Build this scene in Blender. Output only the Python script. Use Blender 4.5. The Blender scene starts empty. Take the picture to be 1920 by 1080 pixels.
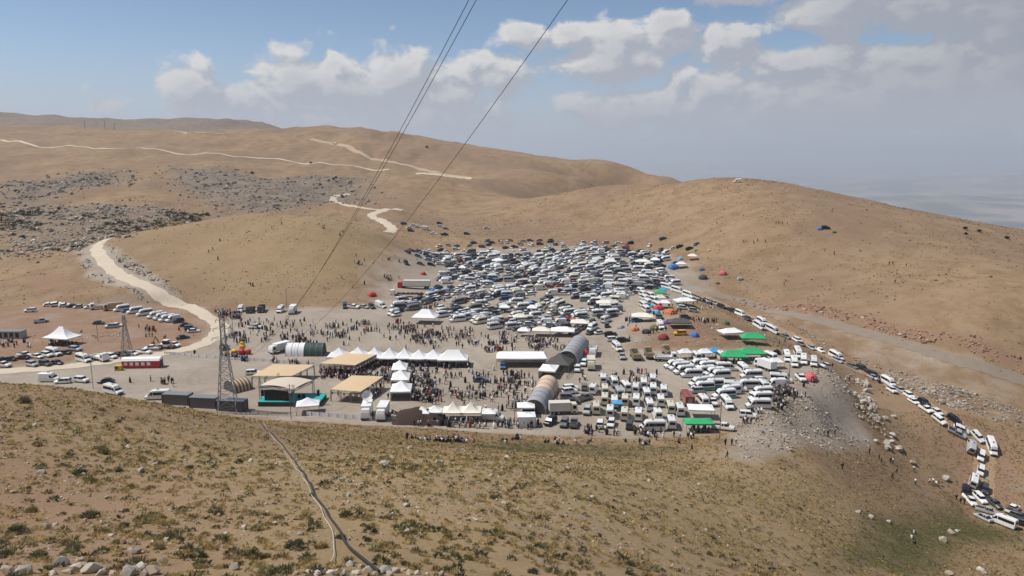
import bpy, bmesh, math, random
import numpy as np
from mathutils import Vector, Matrix
R = math.radians
random.seed(7); rng = np.random.default_rng(7)
scene = bpy.context.scene
COL = scene.collection

# ------------------------------------------------------------------ camera
F_PX = 1397.0; PITCH = R(10.15); CAM_Z = 64.0
cd = bpy.data.cameras.new('camera'); cam = bpy.data.objects.new('camera', cd); COL.objects.link(cam)
cd.sensor_width = 36.0; cd.lens = 36.0 * F_PX / 1920.0
cd.clip_start = 0.5; cd.clip_end = 150000.0
cam.location = (0, 0, CAM_Z); cam.rotation_euler = (R(90) - PITCH, 0, 0)
scene.camera = cam

# ------------------------------------------------------------------ light and view
SUN_AZ = R(-86.0)      # measured from +Y towards +X; the sun stands high on the left
SUN_EL = R(57.0)
sd = bpy.data.lights.new('sun', 'SUN'); so = bpy.data.objects.new('sun', sd); COL.objects.link(so)
sd.energy = 4.4; sd.angle = R(0.53); sd.color = (1.0, 0.95, 0.87)
sun_dir = Vector((math.sin(SUN_AZ) * math.cos(SUN_EL), math.cos(SUN_AZ) * math.cos(SUN_EL), math.sin(SUN_EL)))
so.rotation_euler = sun_dir.to_track_quat('Z', 'Y').to_euler()
scene.view_settings.view_transform = 'Standard'; scene.view_settings.look = 'None'
scene.view_settings.exposure = 0.0; scene.view_settings.gamma = 1.0
scene.render.engine = 'CYCLES'
scene.cycles.use_denoising = True
scene.cycles.max_bounces = 5; scene.cycles.volume_bounces = 1
scene.cycles.diffuse_bounces = 2; scene.cycles.glossy_bounces = 2; scene.cycles.transparent_max_bounces = 8

# ------------------------------------------------------------------ world: clear sky with cumulus
world = bpy.data.worlds.new('World'); scene.world = world; world.use_nodes = True
world.cycles.sampling_method = 'MANUAL'; world.cycles.sample_map_resolution = 256
WT = world.node_tree; WN = WT.nodes; WL = WT.links; WN.clear()
def wn(t, **k):
    n = WN.new(t)
    for a, b in k.items(): setattr(n, a, b)
    return n
def wmath(op, a, b=None, c=None, clamp=False):
    n = wn('ShaderNodeMath', operation=op, use_clamp=clamp)
    for i, v in enumerate((a, b, c)):
        if v is None: continue
        if isinstance(v, (int, float)): n.inputs[i].default_value = v
        else: WL.new(v, n.inputs[i])
    return n.outputs[0]
sky = wn('ShaderNodeTexSky', sky_type='NISHITA', sun_disc=False)
sky.sun_elevation = SUN_EL; sky.sun_rotation = SUN_AZ; sky.altitude = 2200.0
sky.air_density = 1.0; sky.dust_density = 0.6; sky.ozone_density = 1.6
tc = wn('ShaderNodeTexCoord'); sep = wn('ShaderNodeSeparateXYZ'); WL.new(tc.outputs['Generated'], sep.inputs[0])
X, Y, Z = sep.outputs
AZ = wmath('ARCTAN2', X, Y); EL = wmath('ARCSINE', Z)
# cumulus heaps: azimuth, elevation, half width, half height (radians), weight
BLOBS = [(-.395,.080,.050,.034,.9),(-.335,.070,.045,.028,.85),(-.278,.096,.050,.046,1.0),(-.215,.084,.070,.050,1.0),(-.150,.094,.060,.046,1.0),(-.080,.084,.070,.044,.95),
         (.022,.150,.036,.022,1.0),(.075,.147,.034,.024,1.0),(.000,.105,.080,.045,.75),(.130,.120,.085,.050,1.0),(.205,.148,.045,.034,1.0),(.270,.130,.060,.035,.95),
         (.300,.205,.130,.030,1.0),(.190,.222,.080,.016,.8),(.440,.175,.130,.050,1.0),(.560,.190,.120,.060,1.0),(.640,.130,.170,.100,1.2),(.760,.140,.220,.180,1.3),(.62,.19,.16,.07,1.2),(.48,.07,.36,.07,1.05),(.36,.24,.15,.030,1.2),
         (-.390,.213,.045,.018,.8),(.350,.095,.150,.055,.8),(-.18,.050,.30,.036,.85),(.25,.06,.30,.06,.75)]
def density(el_shift, az_shift):
    az = wmath('ADD', AZ, az_shift); el = wmath('ADD', EL, el_shift)
    comb = wn('ShaderNodeCombineXYZ'); WL.new(az, comb.inputs[0]); WL.new(wmath('MULTIPLY', el, 1.5), comb.inputs[1])
    n1 = wn('ShaderNodeTexNoise', noise_dimensions='2D'); n1.inputs['Scale'].default_value = 19.0; n1.inputs['Detail'].default_value = 9.0
    n1.inputs['Roughness'].default_value = 0.55; n1.inputs['Distortion'].default_value = 0.25
    WL.new(comb.outputs[0], n1.inputs['Vector'])
    n2 = wn('ShaderNodeTexNoise', noise_dimensions='2D'); n2.inputs['Scale'].default_value = 3.3; n2.inputs['Detail'].default_value = 3.0
    WL.new(comb.outputs[0], n2.inputs['Vector'])
    tot = None
    for (a, e, ra, re, w) in BLOBS:
        u = wmath('MULTIPLY', wmath('SUBTRACT', az, a), 1 / ra); v = wmath('MULTIPLY', wmath('SUBTRACT', el, e), 1 / re)
        d2 = wmath('MULTIPLY_ADD', u, u, wmath('MULTIPLY', v, v))
        b = wmath('MULTIPLY', wmath('POWER', 2.718, wmath('MULTIPLY', d2, -0.9)), w)
        tot = b if tot is None else wmath('MAXIMUM', tot, b)
    # away from the heaps in view the same broken cumulus goes on round the sky
    away = wmath('SMOOTH_MIN', wmath('MULTIPLY', wmath('SUBTRACT', wmath('ABSOLUTE', AZ), .75), 3.0), 1.0, .2)
    away = wmath('MAXIMUM', away, wmath('MULTIPLY', wmath('SUBTRACT', el, .3), 3.0))
    gen = wmath('MULTIPLY', wmath('MULTIPLY', wmath('SUBTRACT', n2.outputs[0], .38), 2.6), wmath('MINIMUM', wmath('MAXIMUM', away, 0.0), 1.0))
    tot = wmath('MAXIMUM', tot, gen)
    return wmath('ADD', tot, wmath('MULTIPLY', wmath('SUBTRACT', n1.outputs[0], .5), 1.35))
d0 = density(0.0, 0.0); d1 = density(0.016, -0.012)
def wramp(x, lo, hi):
    n = wn('ShaderNodeMapRange', interpolation_type='SMOOTHSTEP'); WL.new(x, n.inputs[0])
    n.inputs[1].default_value = lo; n.inputs[2].default_value = hi
    return n.outputs[0]
alpha = wramp(d0, .36, .66)
relief = wmath('SUBTRACT', d0, d1)                         # rises where the cloud ends towards the sun
lit = wramp(relief, -.10, .34)
thick = wramp(d0, .55, 1.25)
lit = wmath('MULTIPLY', lit, wmath('SUBTRACT', 1.0, wmath('MULTIPLY', thick, .55)))
cmix = wn('ShaderNodeMix', data_type='RGBA'); WL.new(lit, cmix.inputs[0])
cmix.inputs[6].default_value = (4.1, 4.35, 4.9, 1); cmix.inputs[7].default_value = (7.5, 7.35, 7.15, 1)
# rain-grey towards the right, pale haze towards the horizon
grey = wramp(AZ, .10, .75)
gm = wn('ShaderNodeMix', data_type='RGBA'); WL.new(wmath('MULTIPLY', grey, .75), gm.inputs[0]); WL.new(cmix.outputs[2], gm.inputs[6]); gm.inputs[7].default_value = (3.0, 3.2, 3.75, 1)
low = wramp(EL, .11, .03)
hm = wn('ShaderNodeMix', data_type='RGBA'); WL.new(wmath('MULTIPLY', low, .85), hm.inputs[0]); WL.new(gm.outputs[2], hm.inputs[6]); hm.inputs[7].default_value = (4.3, 4.6, 5.2, 1)
sm = wn('ShaderNodeMix', data_type='RGBA'); WL.new(wmath('MULTIPLY', alpha, .95), sm.inputs[0]); WL.new(sky.outputs[0], sm.inputs[6]); WL.new(hm.outputs[2], sm.inputs[7])
low2 = wramp(EL, .15, .0)
sky_low = wn('ShaderNodeMix', data_type='RGBA'); WL.new(wmath('MULTIPLY', low2, .9), sky_low.inputs[0]); WL.new(sky.outputs[0], sky_low.inputs[6]); sky_low.inputs[7].default_value = (4.0, 4.45, 5.4, 1); WL.new(sky_low.outputs[2], sm.inputs[6])
bg = wn('ShaderNodeBackground'); WL.new(sm.outputs[2], bg.inputs[0]); bg.inputs[1].default_value = 0.1
wo = wn('ShaderNodeOutputWorld'); WL.new(bg.outputs[0], wo.inputs[0])

# ------------------------------------------------------------------ photo geometry -> world
CP, SP = math.cos(PITCH), math.sin(PITCH)
def ray(px, py):
    u = (px - 960.0) / F_PX; v = (540.0 - py) / F_PX
    return u, CP + v * SP, -SP + v * CP
def at_depth(px, py, D):
    a, b, c = ray(px, py); t = D / b
    return (a * t, D, CAM_Z + c * t)
def at_z(px, py, z=0.0):
    a, b, c = ray(px, py); t = (z - CAM_Z) / c
    return (a * t, b * t, z)
# ------------------------------------------------------------------ terrain height field
VIEW = [  # points of the land as seen: pixel x, pixel y, distance ahead
 (0,1080,27),(300,1080,27),(700,1080,27),(1100,1080,34),(1300,1080,48),(1500,1080,72),(1700,1080,108),(1900,1080,130),(-250,1080,27),(2150,1080,140),
 (0,1000,36),(400,1000,35),(800,1000,38),(1200,1000,54),(1500,1000,90),(1700,1000,140),(1850,1005,161),(-300,1000,36),
 (0,900,50),(400,900,52),(800,900,60),(1100,900,76),(1300,900,105),(1500,900,140),(1650,880,180),
 (1610,805,198),(1575,735,226),(1500,770,197),(1545,795,194),(1450,800,184),(1600,900,162),(1750,850,200),(1800,930,186),(1480,832,163),(1440,860,152),
 (0,800,65),(300,850,67),(600,860,80),(900,860,106),(1100,860,126),(1300,860,145),(-300,800,65),
 (-300,716,100),(0,714,98),(150,735,96),(300,757,106),(450,786,126),(600,805,142),
 (1330,562,335),(1400,592,318),(1500,637,282),(1560,672,264),(1660,716,248),(1780,787,214),(1840,840,206),(1840,870,200),(1850,940,184),(1900,975,174),
 (1340,550,342),(1500,592,302),(1700,647,270),(1920,716,248),(2100,770,236),(1920,810,212),(2100,900,190),
 (1500,520,350),(1500,470,382),(1470,425,405),(1300,450,432),(1700,500,345),(1700,580,290),(1850,620,268),(1900,520,320),(2100,600,280),
 (1500,352,500),(1330,337,540),(1130,349,620),(1650,385,470),(1800,424,440),(1920,450,420),(2150,520,400),
 (1000,372,700),(900,384,690),(780,394,650),(1000,420,545),(900,410,570),(1150,410,530),(1300,400,480),(800,425,520),
 (760,470,436),(900,463,448),(1100,462,450),(1240,470,436),(1000,500,400),(1200,520,370),(850,500,396),
 (740,436,490),(715,412,535),(735,394,590),(640,380,625),(690,386,610),
 (210,450,398),(350,414,418),(500,398,428),(620,406,424),(700,432,420),(750,466,408),(300,500,352),(420,560,312),(550,560,314),(650,548,324),(720,520,352),(500,480,352),(400,470,362),(620,480,358),
 (190,458,394),(230,510,345),(300,545,318),(370,580,298),
 (0,480,410),(0,430,500),(100,390,590),(0,335,760),(200,335,770),(300,405,545),(390,402,560),(120,460,420),(60,545,334),(-200,500,400),(-200,330,760),
 (0,290,1000),(300,282,1050),(600,335,800),(600,290,1050),(480,355,715),(400,320,860),(150,350,700),(-200,290,1000),
 (650,387,640),(760,386,655),(860,374,700),(760,331,760),(660,348,735),(880,345,770),
 (880,336,880),(1000,325,900),
 (100,237,1400),(300,249,1400),(450,246,1350),(600,241,1300),(690,241,1250),(760,257,1230),(900,276,1180),(1050,298,1100),(1140,318,1050),(1220,340,1000),(-250,240,1450),
 (690,275,1080),(900,312,980),(1100,338,920),
 (0,210,2700),(45,214,2650),(110,217,2600),(200,230,2600),(285,246,2600),(380,240,2350),(445,236,2300),(500,243,2250),(-250,215,2700),(760,260,1900),(850,263,1900),(905,276,1850)]
HID = [  # land the photograph hides (world metres)
 (0,0,62.2),(-60,0,65),(-20,-20,67),(0,-60,78),(-200,-60,85),(-200,60,50),(60,5,52),(150,0,22),(150,-60,35),(230,60,-12),(260,150,-36),(330,250,-34),(-160,130,22),
 (-120,180,2),(-200,170,8),(-60,168,1),(-300,220,6),
 (0,520,9),(-120,520,12),(-190,480,12),(-250,470,10),(-60,560,12),
 (250,640,5),(150,720,-5),(330,560,12),(420,560,-5),(500,650,-70),(500,420,5),(650,500,-60),(300,800,-40),(100,850,-10),(420,320,-8),(500,200,-60),
 (30,800,10),(-60,900,25),(150,1000,-20),(300,1100,-60),(500,1000,-150),(800,800,-220),
 (-300,1600,70),(-700,1700,90),(-1100,1800,110),(0,1500,60),(200,1400,-20),(-1000,1000,70),(-900,600,50),(-600,300,30),
 (-200,2100,40),(100,2000,20),(-600,2900,60),(-1300,3100,100),(-1900,2800,160),(-1900,1500,100),(0,2700,-100),(600,2000,-300),(1000,1500,-350),(900,300,-150),(900,-200,-120),(-900,-300,120),(0,-400,130),(500,-300,20),(-1600,300,80)]
pts = [at_depth(*v) for v in VIEW] + HID
# the levelled plateau
PLATEAU_PX = [(-330,722),(0,722),(300,762),(470,786),(690,800),(900,815),(1100,823),(1290,823),(1385,798),(1450,787),(1522,738),(1560,703),(1540,672),(1430,662),(1180,655),(1150,630),(1160,600),(1000,585),(720,580),(560,578),(440,580),(420,604),(395,585),(350,574),(60,574),(0,585),(-330,600)]
PLATEAU = np.array([at_z(*p)[:2] for p in PLATEAU_PX])
for p in PLATEAU_PX: pts.append(at_z(*p))
for px in range(-200, 1400, 170):
    for py in (620, 670, 720, 765):
        if not (px < 420 and py > 700) and not (px > 1150 and py < 660): pts.append(at_z(px, py))
for (px, py, z) in ((1250,610,2.2),(1350,610,1.5),(1430,640,-.5),(1220,570,3.0),(1300,560,2.0),(1060,550,2.6),(900,540,3.0),(760,540,2.4),(1150,490,6.5)):
    pts.append(at_z(px, py, z))
pts = np.array(pts, float)
S = 100.0
def tps_fit(p):
    q = p[:, :2] / S; n = len(q)
    r2 = ((q[:, None] - q[None]) ** 2).sum(-1)
    K = 0.5 * r2 * np.log(r2 + 1e-12); K[np.arange(n), np.arange(n)] = 0.004
    Pm = np.c_[np.ones(n), q]
    A = np.zeros((n + 3, n + 3)); A[:n, :n] = K; A[:n, n:] = Pm; A[n:, :n] = Pm.T
    sol = np.linalg.solve(A, np.r_[p[:, 2], 0, 0, 0])
    return q, sol[:n], sol[n:]
TQ, TW, TA = tps_fit(pts)
def tps(x, y):
    x = x / S; y = y / S
    out = TA[0] + TA[1] * x + TA[2] * y
    for i in range(len(TQ)):
        r2 = (x - TQ[i, 0]) ** 2 + (y - TQ[i, 1]) ** 2
        out = out + TW[i] * 0.5 * r2 * np.log(r2 + 1e-12)
    return out
def vnoise(x, y, seed=0):            # smooth value noise, unit lattice
    xi = np.floor(x).astype(np.int64); yi = np.floor(y).astype(np.int64); fx = x - xi; fy = y - yi
    def h(a, b):
        v = (a * 374761393 + b * 668265263 + seed * 1442695041) & 0x7fffffff
        v = ((v ^ (v >> 13)) * 1274126177) & 0x7fffffff
        return ((v ^ (v >> 16)) & 0xffff) / 65535.0
    u = fx * fx * (3 - 2 * fx); v = fy * fy * (3 - 2 * fy)
    return (h(xi, yi) * (1 - u) + h(xi + 1, yi) * u) * (1 - v) + (h(xi, yi + 1) * (1 - u) + h(xi + 1, yi + 1) * u) * v - 0.5
def fbm(x, y, sc, oct=4, seed=0):
    t = 0; a = 1.0
    for o in range(oct): t = t + a * vnoise(x / sc, y / sc, seed + o); sc *= .5; a *= .5
    return t
def seg_dist(x, y, line):
    d = np.full(np.shape(x), 1e9)
    for (x0, y0), (x1, y1) in zip(line[:-1], line[1:]):
        dx, dy = x1 - x0, y1 - y0; L = dx * dx + dy * dy + 1e-9
        t = np.clip(((x - x0) * dx + (y - y0) * dy) / L, 0, 1)
        d = np.minimum(d, np.hypot(x - x0 - t * dx, y - y0 - t * dy))
    return d
def inside(x, y, poly):
    c = np.zeros(np.shape(x), bool); n = len(poly)
    for i in range(n):
        x0, y0 = poly[i]; x1, y1 = poly[(i + 1) % n]
        c ^= ((y0 > y) != (y1 > y)) & (x < (x1 - x0) * (y - y0) / (y1 - y0 + 1e-12) + x0)
    return c
def poly_soft(x, y, poly, w):        # 1 well inside, 0 outside, soft edge of width w
    d = seg_dist(x, y, list(poly) + [poly[0]]); d = np.where(inside(x, y, poly), d, -d)
    t = np.clip(d / w + .5, 0, 1); return t * t * (3 - 2 * t)
def sstep(a, b, v):
    t = np.clip((v - a) / (b - a), 0, 1); return t * t * (3 - 2 * t)
def axis(fine0, fine1, step, grow, lim0, lim1):
    a = list(np.arange(fine0, fine1 + .01, step)); s = step
    while a[-1] < lim1: s *= grow; a.append(a[-1] + s)
    s = step
    while a[0] > lim0: s *= grow; a.insert(0, a[0] - s)
    return np.array(a)
GX = axis(-150, 170, 1.5, 1.022, -60000, 60000); GY = axis(10, 260, 1.5, 1.014, -2500, 90000)
MX, MY = np.meshgrid(GX, GY)
near = (np.abs(MX) < 9000) & (MY < 9000)
HZ = np.zeros_like(MX); HZ[near] = tps(MX[near], MY[near])
rad = np.hypot((MX + 300) / 1.15, MY - 900)
plain = -960 + 190 * fbm(MX, MY, 6000, 5, 11) + 700 * np.clip(fbm(MX + 4000, MY, 12000, 5, 5) + .05, 0, 1) * sstep(9000, 30000, MY) + 1100 * np.clip(.22 - np.abs(fbm(MX, MY, 14000, 5, 15)), 0, 1) * sstep(11000, 22000, MY)
w = 1 - sstep(2300, 6500, rad)
HZ = np.where(near, np.clip(HZ, -1200, 400), -960) * w + plain * (1 - w)
flat = poly_soft(MX, MY, PLATEAU, 7.0 + 11.0 * sstep(55, 95, MX) * sstep(290, 240, MY))
dist = np.hypot(MX, MY)
rough = (0.35 * fbm(MX, MY, 9, 4, 3) + 1.6 * fbm(MX, MY, 60, 3, 8) * sstep(30, 200, dist)) * (1 - flat)
crag = sstep(450, 700, MY) * sstep(-60, -200, MX)
gully = -np.clip(.16 - np.abs(fbm(MX, MY, 75, 3, 41)), 0, .16) * 5 * sstep(330, 420, MY) * (1 - flat) * w - np.clip(.12 - np.abs(fbm(MX, MY, 160, 3, 44)), 0, .12) * 22 * sstep(650, 900, MY) * w
gully = gully * (1 - poly_soft(MX, MY, np.array([at_z(*p)[:2] for p in [(700,610),(1150,660),(1350,560),(1280,465),(1100,450),(900,452),(760,460),(680,560)]]), 30))
HZ = HZ * (1 - flat) + rough + gully + crag * 7 * fbm(MX, MY, 45, 4, 21) + sstep(1700, 2300, MY) * 50 * fbm(MX, MY, 420, 5, 31) * w
def H(x, y):
    x = np.asarray(x, float); y = np.asarray(y, float)
    i = np.clip(np.searchsorted(GX, x) - 1, 0, len(GX) - 2); j = np.clip(np.searchsorted(GY, y) - 1, 0, len(GY) - 2)
    u = (x - GX[i]) / (GX[i + 1] - GX[i]); v = (y - GY[j]) / (GY[j + 1] - GY[j])
    return (HZ[j, i] * (1 - u) + HZ[j, i + 1] * u) * (1 - v) + (HZ[j + 1, i] * (1 - u) + HZ[j + 1, i + 1] * u) * v
TT = np.concatenate([np.arange(8, 700, .5), np.arange(700, 6000, 4)])
def ground(px, py):                  # where the sight line meets the land
    a, b, c = ray(px, py); t = TT / b
    g = CAM_Z + c * t - H(a * t, b * t)
    k = np.argmax(g < 0)
    if g[k] >= 0: return None
    f = g[k - 1] / (g[k - 1] - g[k] + 1e-9); tt = t[k - 1] + f * (t[k] - t[k - 1])
    return (a * tt, b * tt, float(H(a * tt, b * tt)))
def pline(pxs, n=60):                # a smooth line on the land through pixels
    P = [ground(*p) for p in pxs]; P = [p for p in P if p]
    return smooth_line([(p[0], p[1]) for p in P], n)
def smooth_line(P, n=60):
    P = np.array(P); m = len(P); out = []
    for t in np.linspace(0, m - 1.0001, n):
        i = int(t); f = t - i
        p0, p1, p2, p3 = P[max(i - 1, 0)], P[i], P[min(i + 1, m - 1)], P[min(i + 2, m - 1)]
        out.append(.5 * ((2 * p1) + (p2 - p0) * f + (2 * p0 - 5 * p1 + 4 * p2 - p3) * f * f + (3 * p1 - p0 - 3 * p2 + p3) * f ** 3))
    return [tuple(o) for o in out]
# ------------------------------------------------------------------ materials
MATS = {}
def new_mat(name, rough=.8):
    m = bpy.data.materials.new(name); m.use_nodes = True
    b = m.node_tree.nodes['Principled BSDF']; b.inputs['Roughness'].default_value = rough
    MATS[name] = m
    return m, m.node_tree, b
def flat_mat(name, col, rough=.7, metal=0.0, vary=.12, scale=1.5, spec=.5):
    m, nt, b = new_mat(name, rough)
    b.inputs['Metallic'].default_value = metal; b.inputs['Specular IOR Level'].default_value = spec
    tcn = nt.nodes.new('ShaderNodeTexCoord'); n = nt.nodes.new('ShaderNodeTexNoise'); n.inputs['Scale'].default_value = scale; n.inputs['Detail'].default_value = 5
    nt.links.new(tcn.outputs['Object'], n.inputs['Vector'])
    mx = nt.nodes.new('ShaderNodeMix'); mx.data_type = 'RGBA'
    mx.inputs[6].default_value = tuple(c * (1 - vary) for c in col) + (1,); mx.inputs[7].default_value = tuple(min(c * (1 + vary), .95) for c in col) + (1,)
    nt.links.new(n.outputs[0], mx.inputs[0]); nt.links.new(mx.outputs[2], b.inputs['Base Color'])
    return m
def attr_mat(name, rough, kind='attr', spec=.4, coat=0.0):   # colour from the mesh ('attr') or from the object
    m, nt, b = new_mat(name, rough); b.inputs['Specular IOR Level'].default_value = spec; b.inputs['Coat Weight'].default_value = coat
    if kind == 'attr':
        a = nt.nodes.new('ShaderNodeAttribute'); a.attribute_name = 'Col'; out = a.outputs['Color']
    else:
        a = nt.nodes.new('ShaderNodeObjectInfo'); out = a.outputs['Color']
    tcn = nt.nodes.new('ShaderNodeNewGeometry'); n = nt.nodes.new('ShaderNodeTexNoise'); n.inputs['Scale'].default_value = 1.1; n.inputs['Detail'].default_value = 4
    nt.links.new(tcn.outputs['Position'], n.inputs['Vector'])
    mr = nt.nodes.new('ShaderNodeMapRange'); mr.inputs[3].default_value = .82; mr.inputs[4].default_value = 1.12; nt.links.new(n.outputs[0], mr.inputs[0])
    mx = nt.nodes.new('ShaderNodeVectorMath'); mx.operation = 'SCALE'; nt.links.new(out, mx.inputs[0]); nt.links.new(mr.outputs[0], mx.inputs['Scale'])
    nt.links.new(mx.outputs[0], b.inputs['Base Color'])
    return m
attr_mat('plant', .9, spec=.1)
_nt = MATS['plant'].node_tree; _b = _nt.nodes['Principled BSDF']; _tr = _nt.nodes.new('ShaderNodeBsdfTranslucent'); _mx = _nt.nodes.new('ShaderNodeMixShader'); _mx.inputs[0].default_value = .5
_nt.links.new(_b.inputs['Base Color'].links[0].from_socket, _tr.inputs[0]); _nt.links.new(_b.outputs[0], _mx.inputs[1]); _nt.links.new(_tr.outputs[0], _mx.inputs[2]); _nt.links.new(_mx.outputs[0], _nt.nodes['Material Output'].inputs[0])
attr_mat('stone', .95, spec=.2); attr_mat('person', .85, spec=.2)
attr_mat('paint_far', .35, spec=.5, coat=.3); attr_mat('paint', .32, 'object', coat=.4)
attr_mat('cloth_far', .85, spec=.2); attr_mat('cloth', .8, 'object', spec=.25)
flat_mat('glass', (.012, .014, .018), .12, vary=.2); flat_mat('tyre', (.02, .02, .02), .85)
flat_mat('dark_trim', (.03, .03, .033), .6); flat_mat('steel', (.33, .34, .35), .45, .6); flat_mat('galvanised', (.26, .27, .28), .55, .3)
flat_mat('lamp', (.75, .75, .72), .2); flat_mat('tail', (.35, .015, .012), .3)
flat_mat('wood_pole', (.16, .12, .085), .9); flat_mat('hose', (.02, .021, .024), .5); flat_mat('white_hose', (.6, .6, .57), .5)
flat_mat('wire', (.03, .03, .035), .5)

# ------------------------------------------------------------------ mesh collecting
class MB:
    def __init__(s): s.v = []; s.f = []; s.m = []; s.c = []
    def add(s, vs, fs, mat=0, col=(1, 1, 1)):
        o = len(s.v); s.v += [tuple(p) for p in vs]
        for f in fs: s.f.append(tuple(i + o for i in f)); s.m.append(mat); s.c.append(col)
    def box(s, x0, x1, y0, y1, z0, z1, mat=0, col=(1, 1, 1)):
        s.add([(x0,y0,z0),(x1,y0,z0),(x1,y1,z0),(x0,y1,z0),(x0,y0,z1),(x1,y0,z1),(x1,y1,z1),(x0,y1,z1)],
              [(0,3,2,1),(4,5,6,7),(0,1,5,4),(1,2,6,5),(2,3,7,6),(3,0,4,7)], mat, col)
    def cyl(s, p0, p1, r0, r1=None, n=8, mat=0, col=(1, 1, 1)):
        r1 = r0 if r1 is None else r1
        p0 = Vector(p0); p1 = Vector(p1); d = (p1 - p0).normalized(); q = d.to_track_quat('Z', 'Y')
        a = [q @ Vector((math.cos(t), math.sin(t), 0)) for t in [2 * math.pi * i / n for i in range(n)]]
        vs = [p0 + e * r0 for e in a] + [p1 + e * r1 for e in a]
        fs = [(i, (i + 1) % n, n + (i + 1) % n, n + i) for i in range(n)] + [tuple(range(n))[::-1], tuple(range(n, 2 * n))]
        s.add(vs, fs, mat, col)
    def loft(s, rings, mat=0, col=(1, 1, 1), cap=True, closed=True):
        n = len(rings[0]); vs = [p for r in rings for p in r]; fs = []
        for k in range(len(rings) - 1):
            for i in range(n if closed else n - 1):
                j = (i + 1) % n; fs.append((k * n + i, k * n + j, (k + 1) * n + j, (k + 1) * n + i))
        if cap: fs += [tuple(range(n))[::-1], tuple(range((len(rings) - 1) * n, len(rings) * n))]
        s.add(vs, fs, mat, col)
    def mesh(s, name, mats, smooth=False, colors=False):
        me = bpy.data.meshes.new(name); me.from_pydata(s.v, [], s.f)
        for m in mats: me.materials.append(MATS[m])
        me.polygons.foreach_set('material_index', np.array(s.m, np.int32))
        if smooth: me.polygons.foreach_set('use_smooth', np.ones(len(s.f), bool))
        if colors:
            a = me.attributes.new('Col', 'FLOAT_COLOR', 'FACE'); a.data.foreach_set('color', np.c_[np.array(s.c, float), np.ones(len(s.c))].astype(np.float32).ravel())
        me.update(); return me
def fast_mesh(name, V, Fs, mats, midx=None, cols=None, smooth=False):     # big meshes straight from arrays (all faces the same size)
    me = bpy.data.meshes.new(name); k = Fs.shape[1]
    me.vertices.add(len(V)); me.vertices.foreach_set('co', np.ascontiguousarray(V, np.float32).ravel())
    me.loops.add(Fs.size); me.loops.foreach_set('vertex_index', Fs.ravel().astype(np.int32))
    me.polygons.add(len(Fs)); me.polygons.foreach_set('loop_start', np.arange(0, Fs.size, k, dtype=np.int32))
    for m in mats: me.materials.append(MATS[m])
    if midx is not None: me.polygons.foreach_set('material_index', midx.astype(np.int32))
    me.polygons.foreach_set('use_smooth', np.full(len(Fs), bool(smooth)))
    if cols is not None:
        a = me.attributes.new('Col', 'FLOAT_COLOR', 'FACE'); a.data.foreach_set('color', np.c_[cols, np.ones(len(cols))].astype(np.float32).ravel())
    me.update(); me.validate(); return me
def link(name, me, parent=None):
    o = bpy.data.objects.new(name, me); COL.objects.link(o)
    if parent is not None: o.parent = parent
    return o
def tag(o, label, cat, group=None):
    o['label'] = label; o['category'] = cat
    if group: o['group'] = group
    return o
def empty(name, loc, rz=0.0, label=None, cat=None, group=None):
    o = bpy.data.objects.new(name, None); COL.objects.link(o); o.location = loc; o.rotation_euler = (0, 0, rz); o.empty_display_size = .5
    if label: tag(o, label, cat, group)
    return o
def stuff(o, label=None, cat=None):
    o['kind'] = 'stuff'
    if label: o['label'] = label
    if cat: o['category'] = cat
    return o

# ------------------------------------------------------------------ the land: sheet, zones, material
def px_poly(pxs):
    P = [ground(*p) for p in pxs]; return np.array([p[:2] for p in P if p])
gravel = flat.copy()
def zone(arr, pxs, w, amt=1.0): np.maximum(arr, amt * poly_soft(MX, MY, px_poly(pxs), w), out=arr)
zone(gravel, [(700,600),(1140,640),(1180,655),(1330,548),(1260,478),(1100,462),(900,464),(770,472),(730,520),(690,575)], 22)
zone(gravel, [(1340,556),(1500,586),(1700,641),(1915,708),(1915,800),(1780,762),(1660,702),(1560,656),(1400,582)], 10, .30)
zone(gravel, [(1380,800),(1440,768),(1520,688),(1575,700),(1600,760),(1640,826),(1560,846),(1480,842),(1420,872),(1360,858)], 9, .8)
zone(gravel, [(138,462),(186,456),(345,572),(270,572),(160,522)], 5, .9)
zone(gravel, [(690,500),(770,474),(800,520),(730,572),(690,560)], 30, .7)
earth = np.zeros_like(MX)
zone(earth, [(-300,575),(60,574),(350,574),(405,600),(380,650),(0,690),(-300,700)], 8, .75)
zone(earth, [(-200,800),(0,790),(260,900),(330,1000),(330,1040),(0,1060),(-200,1070)], 22, .75)
zone(earth, [(1345,545),(1500,565),(1700,612),(1915,672),(1915,700),(1700,638),(1500,585)], 6, .8)
zone(earth, [(1160,618),(1400,618),(1420,655),(1180,655)], 5, .8)
zone(earth, [(1600,690),(1800,790),(1830,900),(1915,985),(1915,830),(1800,770)], 6, .55)
zone(earth, [(1780,800),(1830,830),(1835,980),(1800,960),(1800,860)], 4, .9)
zone(earth, [(600,395),(640,372),(760,372),(740,400),(700,400)], 10, .5)
zone(earth, [(50,520),(130,516),(150,535),(60,545)], 5, .8)
green = np.zeros_like(MX)
zone(green, [(1630,965),(1790,940),(1840,985),(1915,992),(1915,1010),(1800,1020),(1750,1078),(1550,1078)], 14, .9)
zone(green, [(880,826),(1100,832),(1290,836),(1300,850),(1000,850),(880,838)], 8, .5)
zone(green, [(1180,645),(1500,690),(1560,690),(1400,610)], 10, .3)
left_lot = poly_soft(MX, MY, px_poly([(-300,575),(60,574),(350,574),(405,600),(380,650),(200,672),(0,690),(-300,700)]), 10)
gravel = gravel * (1 - .8 * left_lot)
rocky = np.zeros_like(MX)
zone(rocky, [(0,345),(110,332),(235,322),(232,348),(120,362),(70,400),(0,390)], 60, .8)
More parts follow.
